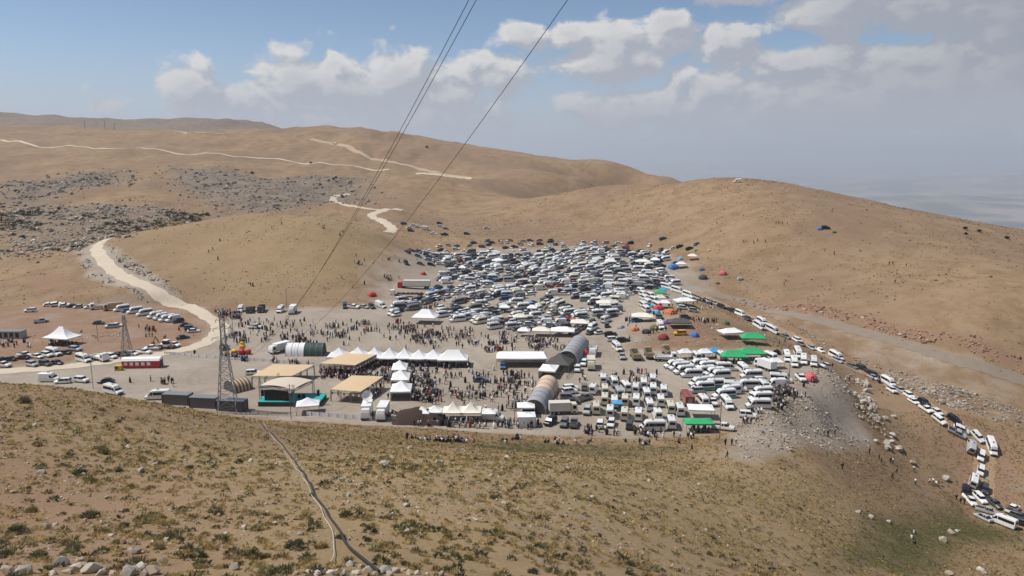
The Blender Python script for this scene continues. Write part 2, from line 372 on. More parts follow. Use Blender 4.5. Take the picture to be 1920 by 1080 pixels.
zone(rocky, [(320,312),(420,312),(560,332),(700,332),(690,380),(560,396),(420,402),(380,372),(330,350)], 60, .8)
zone(rocky, [(0,400),(200,380),(390,405),(200,445),(0,470)], 30, .55)
rocky = np.maximum(rocky, sstep(1700, 2100, MY) * w * .8)
golden = .5 * poly_soft(MX, MY, px_poly([(215,452),(350,415),(500,400),(640,408),(745,465),(640,550),(430,572)]), 30)
for fgx in ([(0,800),(1300,840),(1500,900),(1600,1078),(600,1078),(400,900)],): golden = np.maximum(golden, .8 * poly_soft(MX, MY, px_poly(fgx), 30))
zmask = np.stack([gravel, earth, green, rocky], -1).reshape(-1, 4)
nx, ny = len(GX), len(GY); idx = np.arange(nx * ny).reshape(ny, nx)
FQ = np.stack([idx[:-1, :-1], idx[:-1, 1:], idx[1:, 1:], idx[1:, :-1]], -1).reshape(-1, 4)
m, nt, b = new_mat('land', .95); b.inputs['Specular IOR Level'].default_value = .15
def N(t, **k):
    n = nt.nodes.new(t)
    for a_, b_ in k.items(): setattr(n, a_, b_)
    return n
geo = N('ShaderNodeNewGeometry')
def noise(scale, detail=5, rough=.55):
    n = N('ShaderNodeTexNoise'); n.inputs['Scale'].default_value = scale; n.inputs['Detail'].default_value = detail; n.inputs['Roughness'].default_value = rough
    nt.links.new(geo.outputs['Position'], n.inputs['Vector']); return n.outputs[0]
def mixc(f, a, c):
    n = N('ShaderNodeMix', data_type='RGBA')
    for i, v in ((0, f), (6, a), (7, c)):
        if isinstance(v, tuple): n.inputs[i].default_value = v + (1,)
        elif isinstance(v, (int, float)): n.inputs[i].default_value = v
        else: nt.links.new(v, n.inputs[i])
    return n.outputs[2]
def ramp(x, lo, hi, a=0.0, c=1.0):
    n = N('ShaderNodeMapRange'); nt.links.new(x, n.inputs[0])
    for i, v in enumerate((lo, hi, a, c)): n.inputs[i + 1].default_value = v
    return n.outputs[0]
def mul(a, c):
    n = N('ShaderNodeMath', operation='MULTIPLY')
    for i, v in enumerate((a, c)):
        if isinstance(v, (int, float)): n.inputs[i].default_value = v
        else: nt.links.new(v, n.inputs[i])
    return n.outputs[0]
za = N('ShaderNodeAttribute', attribute_name='zones'); zs = N('ShaderNodeSeparateColor'); nt.links.new(za.outputs['Color'], zs.inputs[0])
n_field = noise(.0007, 6, .6); n_big, n_mid, n_fine, n_grit = noise(.012, 4), noise(.09, 6, .65), noise(.9, 6, .7), noise(5.0, 4, .7)
straw = mixc(ramp(n_mid, .35, .65), (.245, .170, .095), (.375, .270, .155))
straw = mixc(ramp(n_big, .4, .62), straw, mixc(ramp(n_mid, .3, .7), (.235, .160, .098), (.295, .210, .135)))
ga = N('ShaderNodeAttribute', attribute_name='golden')
straw = mixc(mul(ga.outputs['Fac'], .85), straw, mixc(ramp(n_fine, .3, .7), (.31, .235, .115), (.43, .335, .175)))
straw = mixc(mul(ramp(n_fine, .56, .74), .55), straw, (.135, .095, .045))
straw = mixc(mul(ramp(n_grit, .56, .70), .45), straw, (.44, .36, .26)); straw = mixc(mul(ramp(n_grit, .45, .33), .5), straw, (.15, .10, .06))
sc_ = N('ShaderNodeVectorMath', operation='MULTIPLY'); nt.links.new(straw, sc_.inputs[0]); sc_.inputs[1].default_value = (.92, .885, .90); straw = sc_.outputs[0]
def lines(n_, at, wd):
    s_ = N('ShaderNodeMath', operation='SUBTRACT'); nt.links.new(n_, s_.inputs[0]); s_.inputs[1].default_value = at
    a_ = N('ShaderNodeMath', operation='ABSOLUTE'); nt.links.new(s_.outputs[0], a_.inputs[0]); return ramp(a_.outputs[0], wd, wd * .3)
n_path, n_where, n_rut = noise(.016, 3, .5), noise(.006, 3), noise(.028, 2, .4)
straw = mixc(mul(mul(lines(n_path, .5, .006), ramp(n_where, .46, .56)), .15), straw, (.42, .32, .21))
straw = mixc(mul(ramp(n_where, .52, .66), .4), straw, (.22, .15, .095))
earth_c = mixc(ramp(n_fine, .3, .7), (.215, .125, .080), (.315, .205, .140))
grav_c = mixc(ramp(n_mid, .3, .7), (.330, .278, .225), (.400, .345, .288))
grav_c = mixc(ramp(n_fine, .35, .75), grav_c, (.290, .242, .194))
grav_c = mixc(mul(ramp(n_grit, .6, .75), .5), grav_c, (.45, .42, .38))
green_c = mixc(ramp(n_fine, .3, .7), (.055, .060, .022), (.15, .125, .05))
rock_c = mixc(ramp(n_mid, .38, .62), (.13, .115, .098), (.235, .185, .14))
rock_c = mixc(mul(ramp(n_fine, .55, .7), .7), rock_c, (.30, .26, .22))
sepz = N('ShaderNodeSeparateXYZ'); nt.links.new(geo.outputs['Position'], sepz.inputs[0])
straw = mixc(ramp(sepz.outputs[2], -250, -500), straw, mixc(ramp(n_field, .42, .6), (.07, .075, .05), (.36, .29, .20)))
n_lane = noise(.035, 5, .6); grav_c = mixc(mul(ramp(n_lane, .48, .66), .5), grav_c, (.235, .19, .148)); grav_c = mixc(mul(ramp(n_lane, .46, .34), .45), grav_c, (.42, .37, .31))
for at_ in (.44, .46, .5, .55, .565): grav_c = mixc(mul(lines(n_rut, at_, .0045), .45), grav_c, (.24, .195, .15))
edge = N('ShaderNodeMath', operation='SUBTRACT'); nt.links.new(n_mid, edge.inputs[0]); edge.inputs[1].default_value = .5
def zoned(z):
    a_ = N('ShaderNodeMath', operation='MULTIPLY_ADD'); nt.links.new(edge.outputs[0], a_.inputs[0]); a_.inputs[1].default_value = 1.7; nt.links.new(z, a_.inputs[2])
    return ramp(a_.outputs[0], .15, .85)
c = mixc(zoned(zs.outputs[1]), straw, earth_c)
c = mixc(zoned(za.outputs['Alpha']), c, rock_c)
c = mixc(zoned(zs.outputs[2]), c, green_c)
c = mixc(zoned(zs.outputs[0]), c, grav_c)
nt.links.new(c, b.inputs['Base Color'])
bp = N('ShaderNodeBump'); bp.inputs['Strength'].default_value = .55; bp.inputs['Distance'].default_value = .35
hsum = N('ShaderNodeMath', operation='ADD'); nt.links.new(n_fine, hsum.inputs[0]); nt.links.new(mul(n_grit, .35), hsum.inputs[1])
nt.links.new(hsum.outputs[0], bp.inputs['Height']); nt.links.new(bp.outputs[0], b.inputs['Normal'])
me = fast_mesh('terrain', np.stack([MX, MY, HZ], -1).reshape(-1, 3), FQ, ['land'], smooth=True)
a = me.attributes.new('zones', 'FLOAT_COLOR', 'POINT'); a.data.foreach_set('color', zmask.astype(np.float32).ravel())
a = me.attributes.new('golden', 'FLOAT', 'POINT'); a.data.foreach_set('value', golden.astype(np.float32).ravel())
terrain = link('terrain', me); terrain['kind'] = 'structure'

# ------------------------------------------------------------------ roads and tracks: thin sheets following the land
flat_mat('road_chalk', (.53, .45, .345), .95, vary=.1, scale=.4); flat_mat('track_earth', (.40, .30, .20), .95, vary=.12, scale=.4); flat_mat('track_dark', (.33, .225, .14), .95, vary=.14, scale=.4); flat_mat('road_grey', (.245, .195, .15), .95, vary=.14, scale=.4)
def strip(name, line, width, mat, lift=.12):
    line = np.array(line); t = np.gradient(line, axis=0); t /= np.linalg.norm(t, axis=1)[:, None] + 1e-9; nrm = np.c_[-t[:, 1], t[:, 0]]
    ks = np.linspace(-.5, .5, 7); V = []
    wv = width * (1 + .10 * np.sin(np.arange(len(line)) * .9) + .06 * rng.standard_normal(len(line)))
    for k in ks:
        q = line + nrm * (wv * k)[:, None]
        edge_ = .6 if abs(k) > .49 else 1.0
        V.append(np.c_[q, H(q[:, 0], q[:, 1]) + lift * edge_])
    V = np.array(V); n = len(line); I = np.arange(7 * n).reshape(7, n)
    Fs = np.stack([I[:-1, :-1], I[:-1, 1:], I[1:, 1:], I[1:, :-1]], -1).reshape(-1, 4)
    o = link(name, fast_mesh(name, V.reshape(-1, 3), Fs, [mat], smooth=True)); o['kind'] = 'structure'; return o
ROAD_A = pline([(205,447),(188,456),(182,470),(205,500),(245,525),(300,551),(355,577),(392,596),(412,612)], 60)
strip('road', pline([(205,447),(188,456),(182,470),(205,500),(245,525),(300,551),(355,577),(392,596),(412,612),(400,634),(360,652),(300,664),(220,676),(120,688),(0,697),(-120,706)], 200), 6.2, 'road_chalk')
strip('road', pline([(728,436),(735,428),(716,414),(697,404),(715,396),(750,392)], 90), 7.0, 'road_chalk', .2)
strip('road', pline([(712,394),(670,388),(638,381),(625,373),(640,366),(655,364)], 90), 6.0, 'road_chalk', .2)
strip('track', pline([(583,261),(630,271),(680,289),(740,305),(800,320),(880,334)], 120), 8.0, 'track_earth', .5)
strip('track', pline([(0,262),(60,272),(110,276),(200,279),(300,281),(420,290),(520,298),(640,310),(730,318)], 160), 5.0, 'road_chalk', .6)
strip('track', pline([(780,326),(830,329),(885,335)], 40), 5.0, 'road_chalk', .5)
strip('track', pline([(330,246),(370,249),(420,252)], 40), 7.0, 'track_earth', .8)
strip('track', pline([(1335,552),(1400,566),(1500,592),(1600,618),(1700,646),(1800,678),(1915,713),(1990,738)], 170), 5.5, 'road_grey', .15)
convoy = pline([(1300,548),(1340,566),(1400,592),(1450,614),(1500,637),(1560,672),(1610,694),(1660,717),(1720,750),(1780,787),(1820,812),(1842,840),(1845,880),(1843,930),(1850,960),(1885,975),(1915,985),(1980,1000)], 240)
strip('track', convoy, 5.5, 'track_dark', .10)

# ------------------------------------------------------------------ plants and stones
def pal(cols, n, jit=.15):
    c = np.array(cols)[rng.integers(0, len(cols), n)]; return np.clip(c * (1 + jit * rng.standard_normal((n, 1))), .004, .9)
def tufts(P, size, blades, cols, spread=.5, flatness=.55):
    """clumps of thin leaning blades; P (n,3), size (n,), one colour per clump"""
    n = len(P); k = blades; a = rng.uniform(0, 2 * np.pi, (n, k)); r = np.sqrt(rng.uniform(0, 1, (n, k)))
    base = P[:, None, :] + np.stack([np.cos(a) * r * .35, np.sin(a) * r * .35, np.zeros_like(a)], -1) * size[:, None, None]
    hgt = size[:, None] * flatness * (1.05 - .55 * r) * rng.uniform(.75, 1.2, (n, k))
    tip = base + np.stack([np.cos(a) * r * spread * size[:, None], np.sin(a) * r * spread * size[:, None], hgt], -1)
    sa = a + rng.uniform(.6, 2.5, (n, k)); wv = (size[:, None] * rng.uniform(.018, .045, (n, k)) * (5.5 if k < 9 else 3.0 if k < 15 else 1.7 if k < 45 else 1.0))[..., None]
    side = np.stack([np.cos(sa), np.sin(sa), np.zeros_like(sa)], -1) * wv
    base[..., 2] -= .03
    mid = base * .45 + tip * .55
    V = np.stack([base - side * .7, base + side * .7, mid + side, tip, mid - side], 2).reshape(-1, 3)
    I = np.arange(n * k)[:, None] * 5
    Fs = np.concatenate([I + np.array([[0, 1, 2]]), I + np.array([[0, 2, 4]]), I + np.array([[4, 2, 3]])], 0)
    cc = np.repeat(cols, k, 0) * rng.uniform(.75, 1.25, (n * k, 1)); cc = np.concatenate([cc, cc, cc], 0)
    return V, Fs, cc
def mounds(P, size, blades, cols):
    """rounded cushions: short leaves standing on a half ball"""
    n = len(P); k = blades; a = rng.uniform(0, 2 * np.pi, (n, k)); sp = rng.uniform(.02, 1, (n, k)); cp = np.sqrt(1 - sp * sp)
    lob = 1 + .18 * np.sin(a * 3 + rng.uniform(0, 6, (n, 1))) + .12 * np.sin(a * 5 + rng.uniform(0, 6, (n, 1)))
    vec = np.stack([np.cos(a) * cp * .5 * lob, np.sin(a) * cp * .5 * lob, sp * .42], -1) * size[:, None, None]
    base = P[:, None, :] + vec * rng.uniform(.45, .8, (n, k, 1)); tip = P[:, None, :] + vec * rng.uniform(.95, 1.2, (n, k, 1)) + np.stack([np.zeros_like(a), np.zeros_like(a), .05 * size[:, None] + 0 * a], -1)
    sd_ = rng.standard_normal((n, k, 3)); sd_ /= np.linalg.norm(sd_, axis=-1, keepdims=True); sd_ *= (size[:, None, None] * rng.uniform(.05, .10, (n, k, 1)) * math.sqrt(60 / k))
    V = np.stack([base - sd_, base + sd_, tip], 2).reshape(-1, 3); Fs = np.arange(n * k * 3).reshape(-1, 3)
    return V, Fs, np.repeat(cols, k, 0) * rng.uniform(.7, 1.3, (n * k, 1))
def merge(parts):
    V, Fs, C, o = [], [], [], 0
    for v, f, c_ in parts: V.append(v); Fs.append(f + o); C.append(c_); o += len(v)
    return np.concatenate(V), np.concatenate(Fs), np.concatenate(C)
def grid_mask(arr, x, y):
    i = np.clip(np.searchsorted(GX, x), 0, len(GX) - 1); j = np.clip(np.searchsorted(GY, y), 0, len(GY) - 1); return arr[j, i]
def project(x, y, z):
    dy = y * CP - (z - CAM_Z) * SP; up = y * SP + (z - CAM_Z) * CP
    return 960 + F_PX * x / dy, 540 - F_PX * up / dy
STRAW = [(.50,.375,.175),(.44,.325,.14),(.55,.43,.22),(.39,.285,.125),(.42,.33,.145)]; OLIVE = [(.255,.22,.095),(.29,.24,.105),(.21,.195,.09),(.24,.215,.12)]
BROWN = [(.16,.105,.055),(.20,.13,.065),(.13,.09,.05)]; SAGE = [(.14,.14,.09),(.105,.115,.065),(.17,.155,.09)]
HOSE_A = pline([(468,783),(490,795),(510,815),(540,850),(565,885),(585,920),(610,960),(635,1000),(655,1030),(680,1055),(712,1079)], 40); HOSE_B = pline([(478,790),(500,806),(530,842),(560,885),(580,920),(600,955),(615,985),(625,1010),(627,1040),(615,1062)], 40)
n = 270000; x = rng.uniform(-150, 210, n); y = 14 + 205 * rng.uniform(0, 1, n) ** .8; z = H(x, y)
px, py = project(x, y, z); ok = (px > -60) & (px < 1980) & (py < 1130) & (grid_mask(gravel, x, y) < .3) & (vnoise(x / 5, y / 5, 3) + rng.uniform(-.6, .6, n) > -.12) & (np.minimum(seg_dist(x, y, HOSE_A), seg_dist(x, y, HOSE_B) + .25) > .55)
x, y, z = x[ok], y[ok], z[ok]; d = np.hypot(x, y); kind = rng.uniform(0, 1, len(x)); left = sstep(30, -60, x) * sstep(120, 40, d)
parts = []
for lo, hi, k in ((0, 45, 70), (45, 90, 26), (90, 400, 8)):
    s = (d >= lo) & (d < hi); nn = s.sum()
    cols = pal(STRAW, nn); dk = kind[s] < .10 + .14 * left[s] + .16 * sstep(48, 30, d[s]); cols[dk] = pal(OLIVE + SAGE, dk.sum()); br = kind[s] > .90; cols[br] = pal(BROWN, br.sum())
    gz = grid_mask(green, x[s], y[s]) > .4; cols[gz] = pal(OLIVE, gz.sum())
    size = np.minimum(rng.lognormal(-1.16, .38, nn), .55) * (1 + .35 * dk)
    P3 = np.c_[x[s], y[s], z[s]]; rd = (rng.uniform(0, 1, nn) < .5) | dk
    parts.append(mounds(P3[rd], size[rd] * 1.25, k, cols[rd])); parts.append(tufts(P3[~rd], size[~rd], k, cols[~rd]))
V, Fs, C_ = merge(parts)
stuff(link('dry_grass', fast_mesh('dry_grass', V, Fs, ['plant'], cols=C_)), 'dry straw grass and small cushions covering the near slope', 'grass')
# sparser tufts on the far hillsides
n = 75000; x = rng.uniform(-330, 400, n); y = rng.uniform(230, 640, n); z = H(x, y); px, py = project(x, y, z)
ok = (px > -40) & (px < 1960) & (grid_mask(gravel, x, y) < .25) & (grid_mask(earth, x, y) < .3) & (vnoise(x / 22, y / 22, 9) + rng.uniform(-.5, .5, n) > .02)
x, y, z = x[ok], y[ok], z[ok]; cols = pal(BROWN + OLIVE + BROWN, len(x))
V, Fs, C_ = tufts(np.c_[x, y, z], rng.lognormal(-.65, .4, len(x)), 4, cols)
stuff(link('hillside_tufts', fast_mesh('hillside_tufts', V, Fs, ['plant'], cols=C_)), 'scattered dark grass tufts on the tan hillsides', 'grass')
# stones
def rock_mesh(seed, npt=16, flatz=.7):
    r_ = np.random.default_rng(seed); bm = bmesh.new()
    for p in r_.standard_normal((npt, 3)):
        p = p / np.linalg.norm(p) * r_.uniform(.75, 1.1); bm.verts.new((p[0] * .5, p[1] * .42, p[2] * .5 * flatz))
    res = bmesh.ops.convex_hull(bm, input=bm.verts); bmesh.ops.delete(bm, geom=[g for g in res['geom_interior'] if isinstance(g, bmesh.types.BMVert)], context='VERTS')
    bmesh.ops.triangulate(bm, faces=bm.faces[:]); bm.verts.ensure_lookup_table(); bm.verts.index_update()
    V = np.array([v.co[:] for v in bm.verts]); Fs = np.array([[v.index for v in f.verts] for f in bm.faces]); bm.free(); return V, Fs
ROCKS = [rock_mesh(s) for s in range(8)]
PALE = [(.42,.36,.29),(.48,.43,.37),(.37,.30,.23),(.40,.37,.33)]; GREYS = [(.22,.195,.17),(.28,.25,.215),(.18,.16,.14)]; RUST = [(.33,.20,.135),(.28,.17,.115),(.38,.29,.22)]
def rocks(x, y, size, cols):
    out = []
    for i in range(len(x)):
        V, Fs = ROCKS[rng.integers(0, 8)]; a = rng.uniform(0, 6.28); ca, sa = math.cos(a), math.sin(a)
        W = V * size[i] * rng.uniform(.75, 1.25, 3); W = np.c_[W[:, 0] * ca - W[:, 1] * sa + x[i], W[:, 0] * sa + W[:, 1] * ca + y[i], W[:, 2] + H(x[i], y[i]) + size[i] * .12]
        out.append((W, Fs, np.repeat(cols[i:i + 1], len(Fs), 0) * rng.uniform(.88, 1.1, (len(Fs), 1))))
    return merge(out)
def rocks_in(name, pxs, n, mu, cols, label, sig=.5, soft=3.0):
    P = px_poly(pxs); lo, hi = P.min(0) - soft, P.max(0) + soft; X_, Y_ = [], []
    while len(X_) < n:
        a_ = rng.uniform(lo[0], hi[0], 4 * n); b_ = rng.uniform(lo[1], hi[1], 4 * n); s = (seg_dist(a_, b_, ROAD_A) > 5.0) & (poly_soft(a_, b_, P, soft) > rng.uniform(.05, .95, 4 * n)) & (vnoise(a_ / 8, b_ / 8, 4) + rng.uniform(-.35, .35, 4 * n) > 0)
        X_ += list(a_[s]); Y_ += list(b_[s])
    return rocks(X_[:n], Y_[:n], np.minimum(rng.lognormal(math.log(mu), sig, n), mu * 3.2), pal(cols, n))
sets = [rocks_in('s', [(1400,584),(1560,657),(1700,700),(1915,770),(1915,800),(1780,765),(1660,705)], 1300, .55, GREYS + PALE, ''),
        rocks_in('s', [(1380,800),(1520,690),(1575,705),(1600,760),(1640,826),(1560,846),(1480,842),(1400,862)], 2400, .36, GREYS + PALE + RUST[2:], ''),
        rocks_in('s', [(1590,705),(1625,715),(1650,780),(1690,850),(1660,850),(1610,780)], 330, .95, PALE, ''),
        rocks_in('s', [(1345,548),(1500,570),(1700,616),(1915,676),(1915,702),(1700,640),(1500,586)], 900, .6, RUST, ''),
        rocks_in('s', [(1165,620),(1400,620),(1425,655),(1185,655)], 400, .4, RUST + PALE, ''),
        rocks_in('s', [(138,462),(186,458),(345,572),(270,572),(160,522)], 500, .6, GREYS, ''),
        rocks_in('s', [(0,760),(400,830),(900,840),(1300,870),(1500,1070),(0,1070)], 1500, .22, PALE + RUST, ''),
        rocks_in('s', [(0,880),(500,900),(1000,920),(1300,1075),(0,1075)], 3600, .10, PALE + RUST + RUST, '', .45),
        rocks_in('s', [(60,625),(230,622),(225,632),(60,640)], 130, .6, PALE, '')]
V, Fs, C_ = merge(sets); stuff(link('scree', fast_mesh('scree', V, Fs, ['stone'], cols=C_)), 'loose grey and rust scree on the banks and slopes', 'stones')
sets = [rocks_in('s', [(0,395),(220,380),(400,402),(230,445),(120,475),(0,480)], 2600, 1.5, PALE + GREYS, '', .5, 60),
        rocks_in('s', [(0,345),(110,332),(235,322),(232,348),(120,362),(70,400),(0,390)], 900, 1.8, GREYS + RUST[2:], '', .5, 70),
        rocks_in('s', [(320,312),(420,312),(560,332),(700,332),(690,380),(560,396),(420,402),(380,372),(330,350)], 1500, 1.7, GREYS + RUST[2:], '', .5, 80)]
V, Fs, C_ = merge(sets); stuff(link('rocky_outcrops', fast_mesh('rocky_outcrops', V, Fs, ['stone'], cols=C_)), 'pale and grey broken rock over the left hillside gullies', 'rocks')
n = 850; P = px_poly([(0,400),(180,392),(390,402),(230,445),(120,470),(0,478)]); lo, hi = P.min(0), P.max(0); x = rng.uniform(lo[0], hi[0], 9000); y = rng.uniform(lo[1], hi[1], 9000)
s = inside(x, y, P) & (vnoise(x / 30, y / 30, 14) > .02); x, y = x[s][:n], y[s][:n]
V, Fs, C_ = tufts(np.c_[x, y, H(x, y)], rng.lognormal(.45, .4, len(x)), 26, pal([(.05,.055,.028),(.07,.075,.035),(.045,.05,.03)], len(x)), .6, .7)
stuff(link('scrub', fast_mesh('scrub', V, Fs, ['plant'], cols=C_)), 'dark green scrub among the rocks of the left hillside', 'scrub')

# boulders one by one
ROCK_ME = []
for q, (V, Fs) in enumerate(ROCKS): ROCK_ME.append(None)
def boulder(px, py, wpx, label, group, tint=None):
    g = ground(px, py)
    if not g: return
    s = 1.35 * wpx * g[1] / F_PX; k = rng.integers(0, 8); V, Fs = rock_mesh(100 + int(px) * 7 + int(py), 26)
    W = V * s * np.array([1, rng.uniform(.75, 1.1), rng.uniform(.85, 1.2)]); cols = np.repeat(pal([tint] if tint else PALE, 1, .08), len(Fs), 0) * rng.uniform(.85, 1.1, (len(Fs), 1))
    o = link('boulder', fast_mesh('boulder', W, Fs, ['stone'], cols=cols)); o.location = (g[0], g[1], g[2] + s * .14); o.rotation_euler = (0, 0, rng.uniform(0, 6.28))
    tag(o, label, 'boulder', group)
ORD = ['first','second','third','fourth','fifth','sixth','seventh','eighth','ninth','tenth','eleventh','twelfth','thirteenth','fourteenth','fifteenth','sixteenth','seventeenth','eighteenth','nineteenth','twentieth'] + [f'{t_}-{u_}' for t_ in ('twenty', 'thirty', 'forty', 'fifty', 'sixty', 'seventy', 'eighty', 'ninety') for u_ in ('first','second','third','fourth','fifth','sixth','seventh','eighth','ninth','tenth')]
EDGE = [(15,1076,30),(45,1076,34),(116,1060,32),(143,1071,24),(150,1052,15),(173,1073,36),(198,1067,10),(240,1078,34),(243,1060,14),(265,1067,26),(284,1076,30),(300,1056,13),(440,1068,22),(507,1062,12),(527,1074,16),(580,1077,18),(605,1072,22),(621,1077,16),(657,1061,15),(677,1065,14),(690,1074,20),(720,1074,24),(742,1074,18),(767,1077,16),(783,1077,13),(827,1079,14),(953,1079,14),(5,1062,10),(212,1079,18),(555,1078,12),(128,1076,20),(158,1062,14),(100,1077,18),(190,1078,20),(250,1072,20),(272,1078,20),(228,1070,14),(595,1079,16),(635,1072,13),(648,1078,16),(668,1077,16),(703,1079,15),(730,1079,14),(755,1070,11),(800,1078,11)]
for q, (a_, b_, c_) in enumerate(sorted(EDGE)):
    tint = (.40, .27, .17) if a_ in (116, 173, 720, 605) else None
    boulder(a_, b_, c_, ('rust-stained' if tint else 'pale') + (' large' if c_ > 25 else ' small' if c_ < 15 else '') + f' boulder at the bottom edge, {ORD[q]} from the left there', 'boulders along the bottom edge')
SLOPE = [(1686,842,14,'big pale boulder alone below the rubble band'),(1666,836,10,'pale boulder at the lower end of the rubble band'),(1712,869,14,'flat pale boulder on the slope below the lone big boulder'),(1774,899,14,'flat pale slab beside the dirt track bend'),(1660,786,12,'grey boulder on the tan slope right of the rubble band'),(1675,782,9,'small pale boulder touching a grey one right of the rubble band'),
         (1610,962,12,'pale stone highest in the row above the green hollow'),(1632,971,11,'pale stone in the middle of the row above the green hollow'),(1667,980,9,'pale stone lowest in the row above the green hollow'),(1783,1000,14,'pale boulder at the top of the green hollow'),(1768,1015,16,'largest pale boulder in the green hollow'),(1795,997,8,'small pale stone at the top right of the green hollow'),(1838,1070,13,'pale boulder at the lower right edge of the hollow'),(1846,1076,11,'pale stone beside the lowest boulder of the hollow'),(1780,1078,14,'pale boulder at the bottom edge below the green hollow'),
         (78,888,14,'pale flat stone among shrubs on the left slope'),(65,800,12,'pale stone near the top of the left slope'),(265,885,14,'grey rock slab beside a round shrub on the left slope'),(720,872,16,'grey outcrop slab in the middle of the near slope'),(735,860,12,'pale outcrop stone above a grey slab on the near slope'),(820,868,10,'upright pale stone on the near slope'),(770,842,12,'pale outcrop near the top of the middle slope'),(950,860,11,'pale outcrop stone in the upper centre of the near slope'),(1065,880,12,'dark-veined outcrop right of centre on the near slope'),(765,998,12,'pale outcrop low in the middle of the near slope'),(1110,935,11,'flat pale outcrop on the right part of the near slope'),(240,840,11,'pale stone on the crest of the left slope')]
for a_, b_, c_, l_ in SLOPE: boulder(a_, b_, c_, l_, None)
# round shrubs of the near slope, each its own plant
SHR = [(167,971,34),(320,1010,30),(60,960,26),(225,885,16),(355,880,20),(150,890,28),(195,850,24),(45,755,28),(70,835,20),(170,905,26),(236,960,16),(330,1015,26),(220,1020,22),(135,1035,30),(410,965,22),(245,915,20),(118,965,14),(380,1045,22),(470,1040,24),(640,1010,22),(690,1015,18),(560,1020,24),(500,1045,20),(925,935,18),(585,930,14),(30,1000,36),(10,1045,34),(75,1045,30),(300,1030,24),(830,1030,18),(1060,1045,20),(880,1050,22),(760,1060,20),(1000,1075,24),(1180,1060,20),(1330,1040,16),(940,1010,14),(1500,955,12),(190,770,14),(222,792,14)]
for q, (a_, b_, c_) in enumerate(sorted(SHR)):
    g = ground(a_, b_)
    if not g: continue
    s = c_ * g[1] / F_PX; cset = tuple(1.0 * e for e in (SAGE + OLIVE)[q % 7])
    V, Fs, C_ = mounds(np.array([[0, 0, 0.]]), np.array([s]), 420, np.array([cset]))
    t = empty('shrub', g, 0, ['grey-green', 'olive', 'dark olive', 'dusty green'][q % 4] + (' large' if c_ > 25 else ' small' if c_ < 17 else '') + ' round shrub on the near slope, ' + ORD[q] + ' from the left of them', 'shrub', 'round shrubs on the near slope')
    link('foliage', fast_mesh('foliage', V, Fs, ['plant'], cols=C_), t)
    mb = MB()
    for w_ in range(5): a = w_ * 1.26; mb.cyl((0, 0, -.05), (math.cos(a) * s * .2, math.sin(a) * s * .2, s * .3), s * .03, s * .012, 5, 0, (.12, .09, .06))
    link('stem', mb.mesh('stem', ['plant'], colors=True), t)
BUSH = [(37,417,2.6),(25,441,2.4),(44,446,2.2),(110,393,2.6),(220,392,3.0),(233,421,2.6),(389,404,3.2),(473,326,4.0),(583,307,4.0),(1810,430,2.4),(1836,435,2.2),(1888,448,2.4),(1811,440,1.8),(1457,664,2.2),(800,277,4)]
for q, (a_, b_, s) in enumerate(BUSH):
    g = ground(a_, b_)
    if not g: continue
    V, Fs, C_ = tufts(np.array([[0, 0, s * .12]]), np.array([s]), 240, np.array([(.05, .058, .03)]), .35, .7)
    t = empty('bush', g, 0, 'dark green bush ' + ['on the rocky hillside at the far left edge','low among rocks at the far left','beside the lowest rocks at the far left','high on the left rocky hillside','above the bend of the pale road','just above the road bend among rocks','alone at the left foot of the golden knoll','alone on the grey stony slope','beside the pale track on the far slope','first of the row on the right skyline','second of the row on the right skyline','last of the row on the right skyline','just under the row on the right skyline','between white minibuses at the right of the plateau','on the far brown ridge'][q], 'bush')
    link('foliage', fast_mesh('foliage', V, Fs, ['plant'], cols=C_), t)
    mb = MB(); mb.cyl((0, 0, -.2), (0, 0, s * .35), s * .06, s * .03, 6, 0, (.1, .08, .06)); link('stem', mb.mesh('stem', ['plant'], colors=True), t)
# ------------------------------------------------------------------ vehicles: each builder returns its parts [(name, MB, material)]
def sect(x, z0, zb, z1, w, wt):      # cross-section of a body shell
    r = min(.14, (z1 - zb) * .5)
    return [(x, w * .96, z0), (x, w, z0 + .12), (x, w, zb), (x, wt, z1 - r), (x, wt - .16, z1), (x, -wt + .16, z1), (x, -wt, z1 - r), (x, -w, zb), (x, -w, z0 + .12), (x, -w * .96, z0)]
def quad(pts_):
    mb = MB(); mb.add(pts_, [(0, 1, 2, 3)]); return mb
def slab(pts_, n, t):                # a thin pane with thickness
    n = Vector(n).normalized() * t; a = [Vector(p) for p in pts_]; b_ = [p + n for p in a]; mb = MB()
    mb.add(a + b_, [(3, 2, 1, 0), (4, 5, 6, 7), (0, 1, 5, 4), (1, 2, 6, 5), (2, 3, 7, 6), (3, 0, 4, 7)]); return mb
def wheels(xs, r, w, half):
    out = []
    for x in xs:
        for s in (-1, 1):
            mb = MB(); mb.cyl((x, s * (half - w), r), (x, s * half, r), r, None, 12); mb.cyl((x, s * half, r), (x, s * (half + .015), r), r * .55, None, 8, 1); out.append(('wheel', mb, ('tyre', 'steel')))
    return out
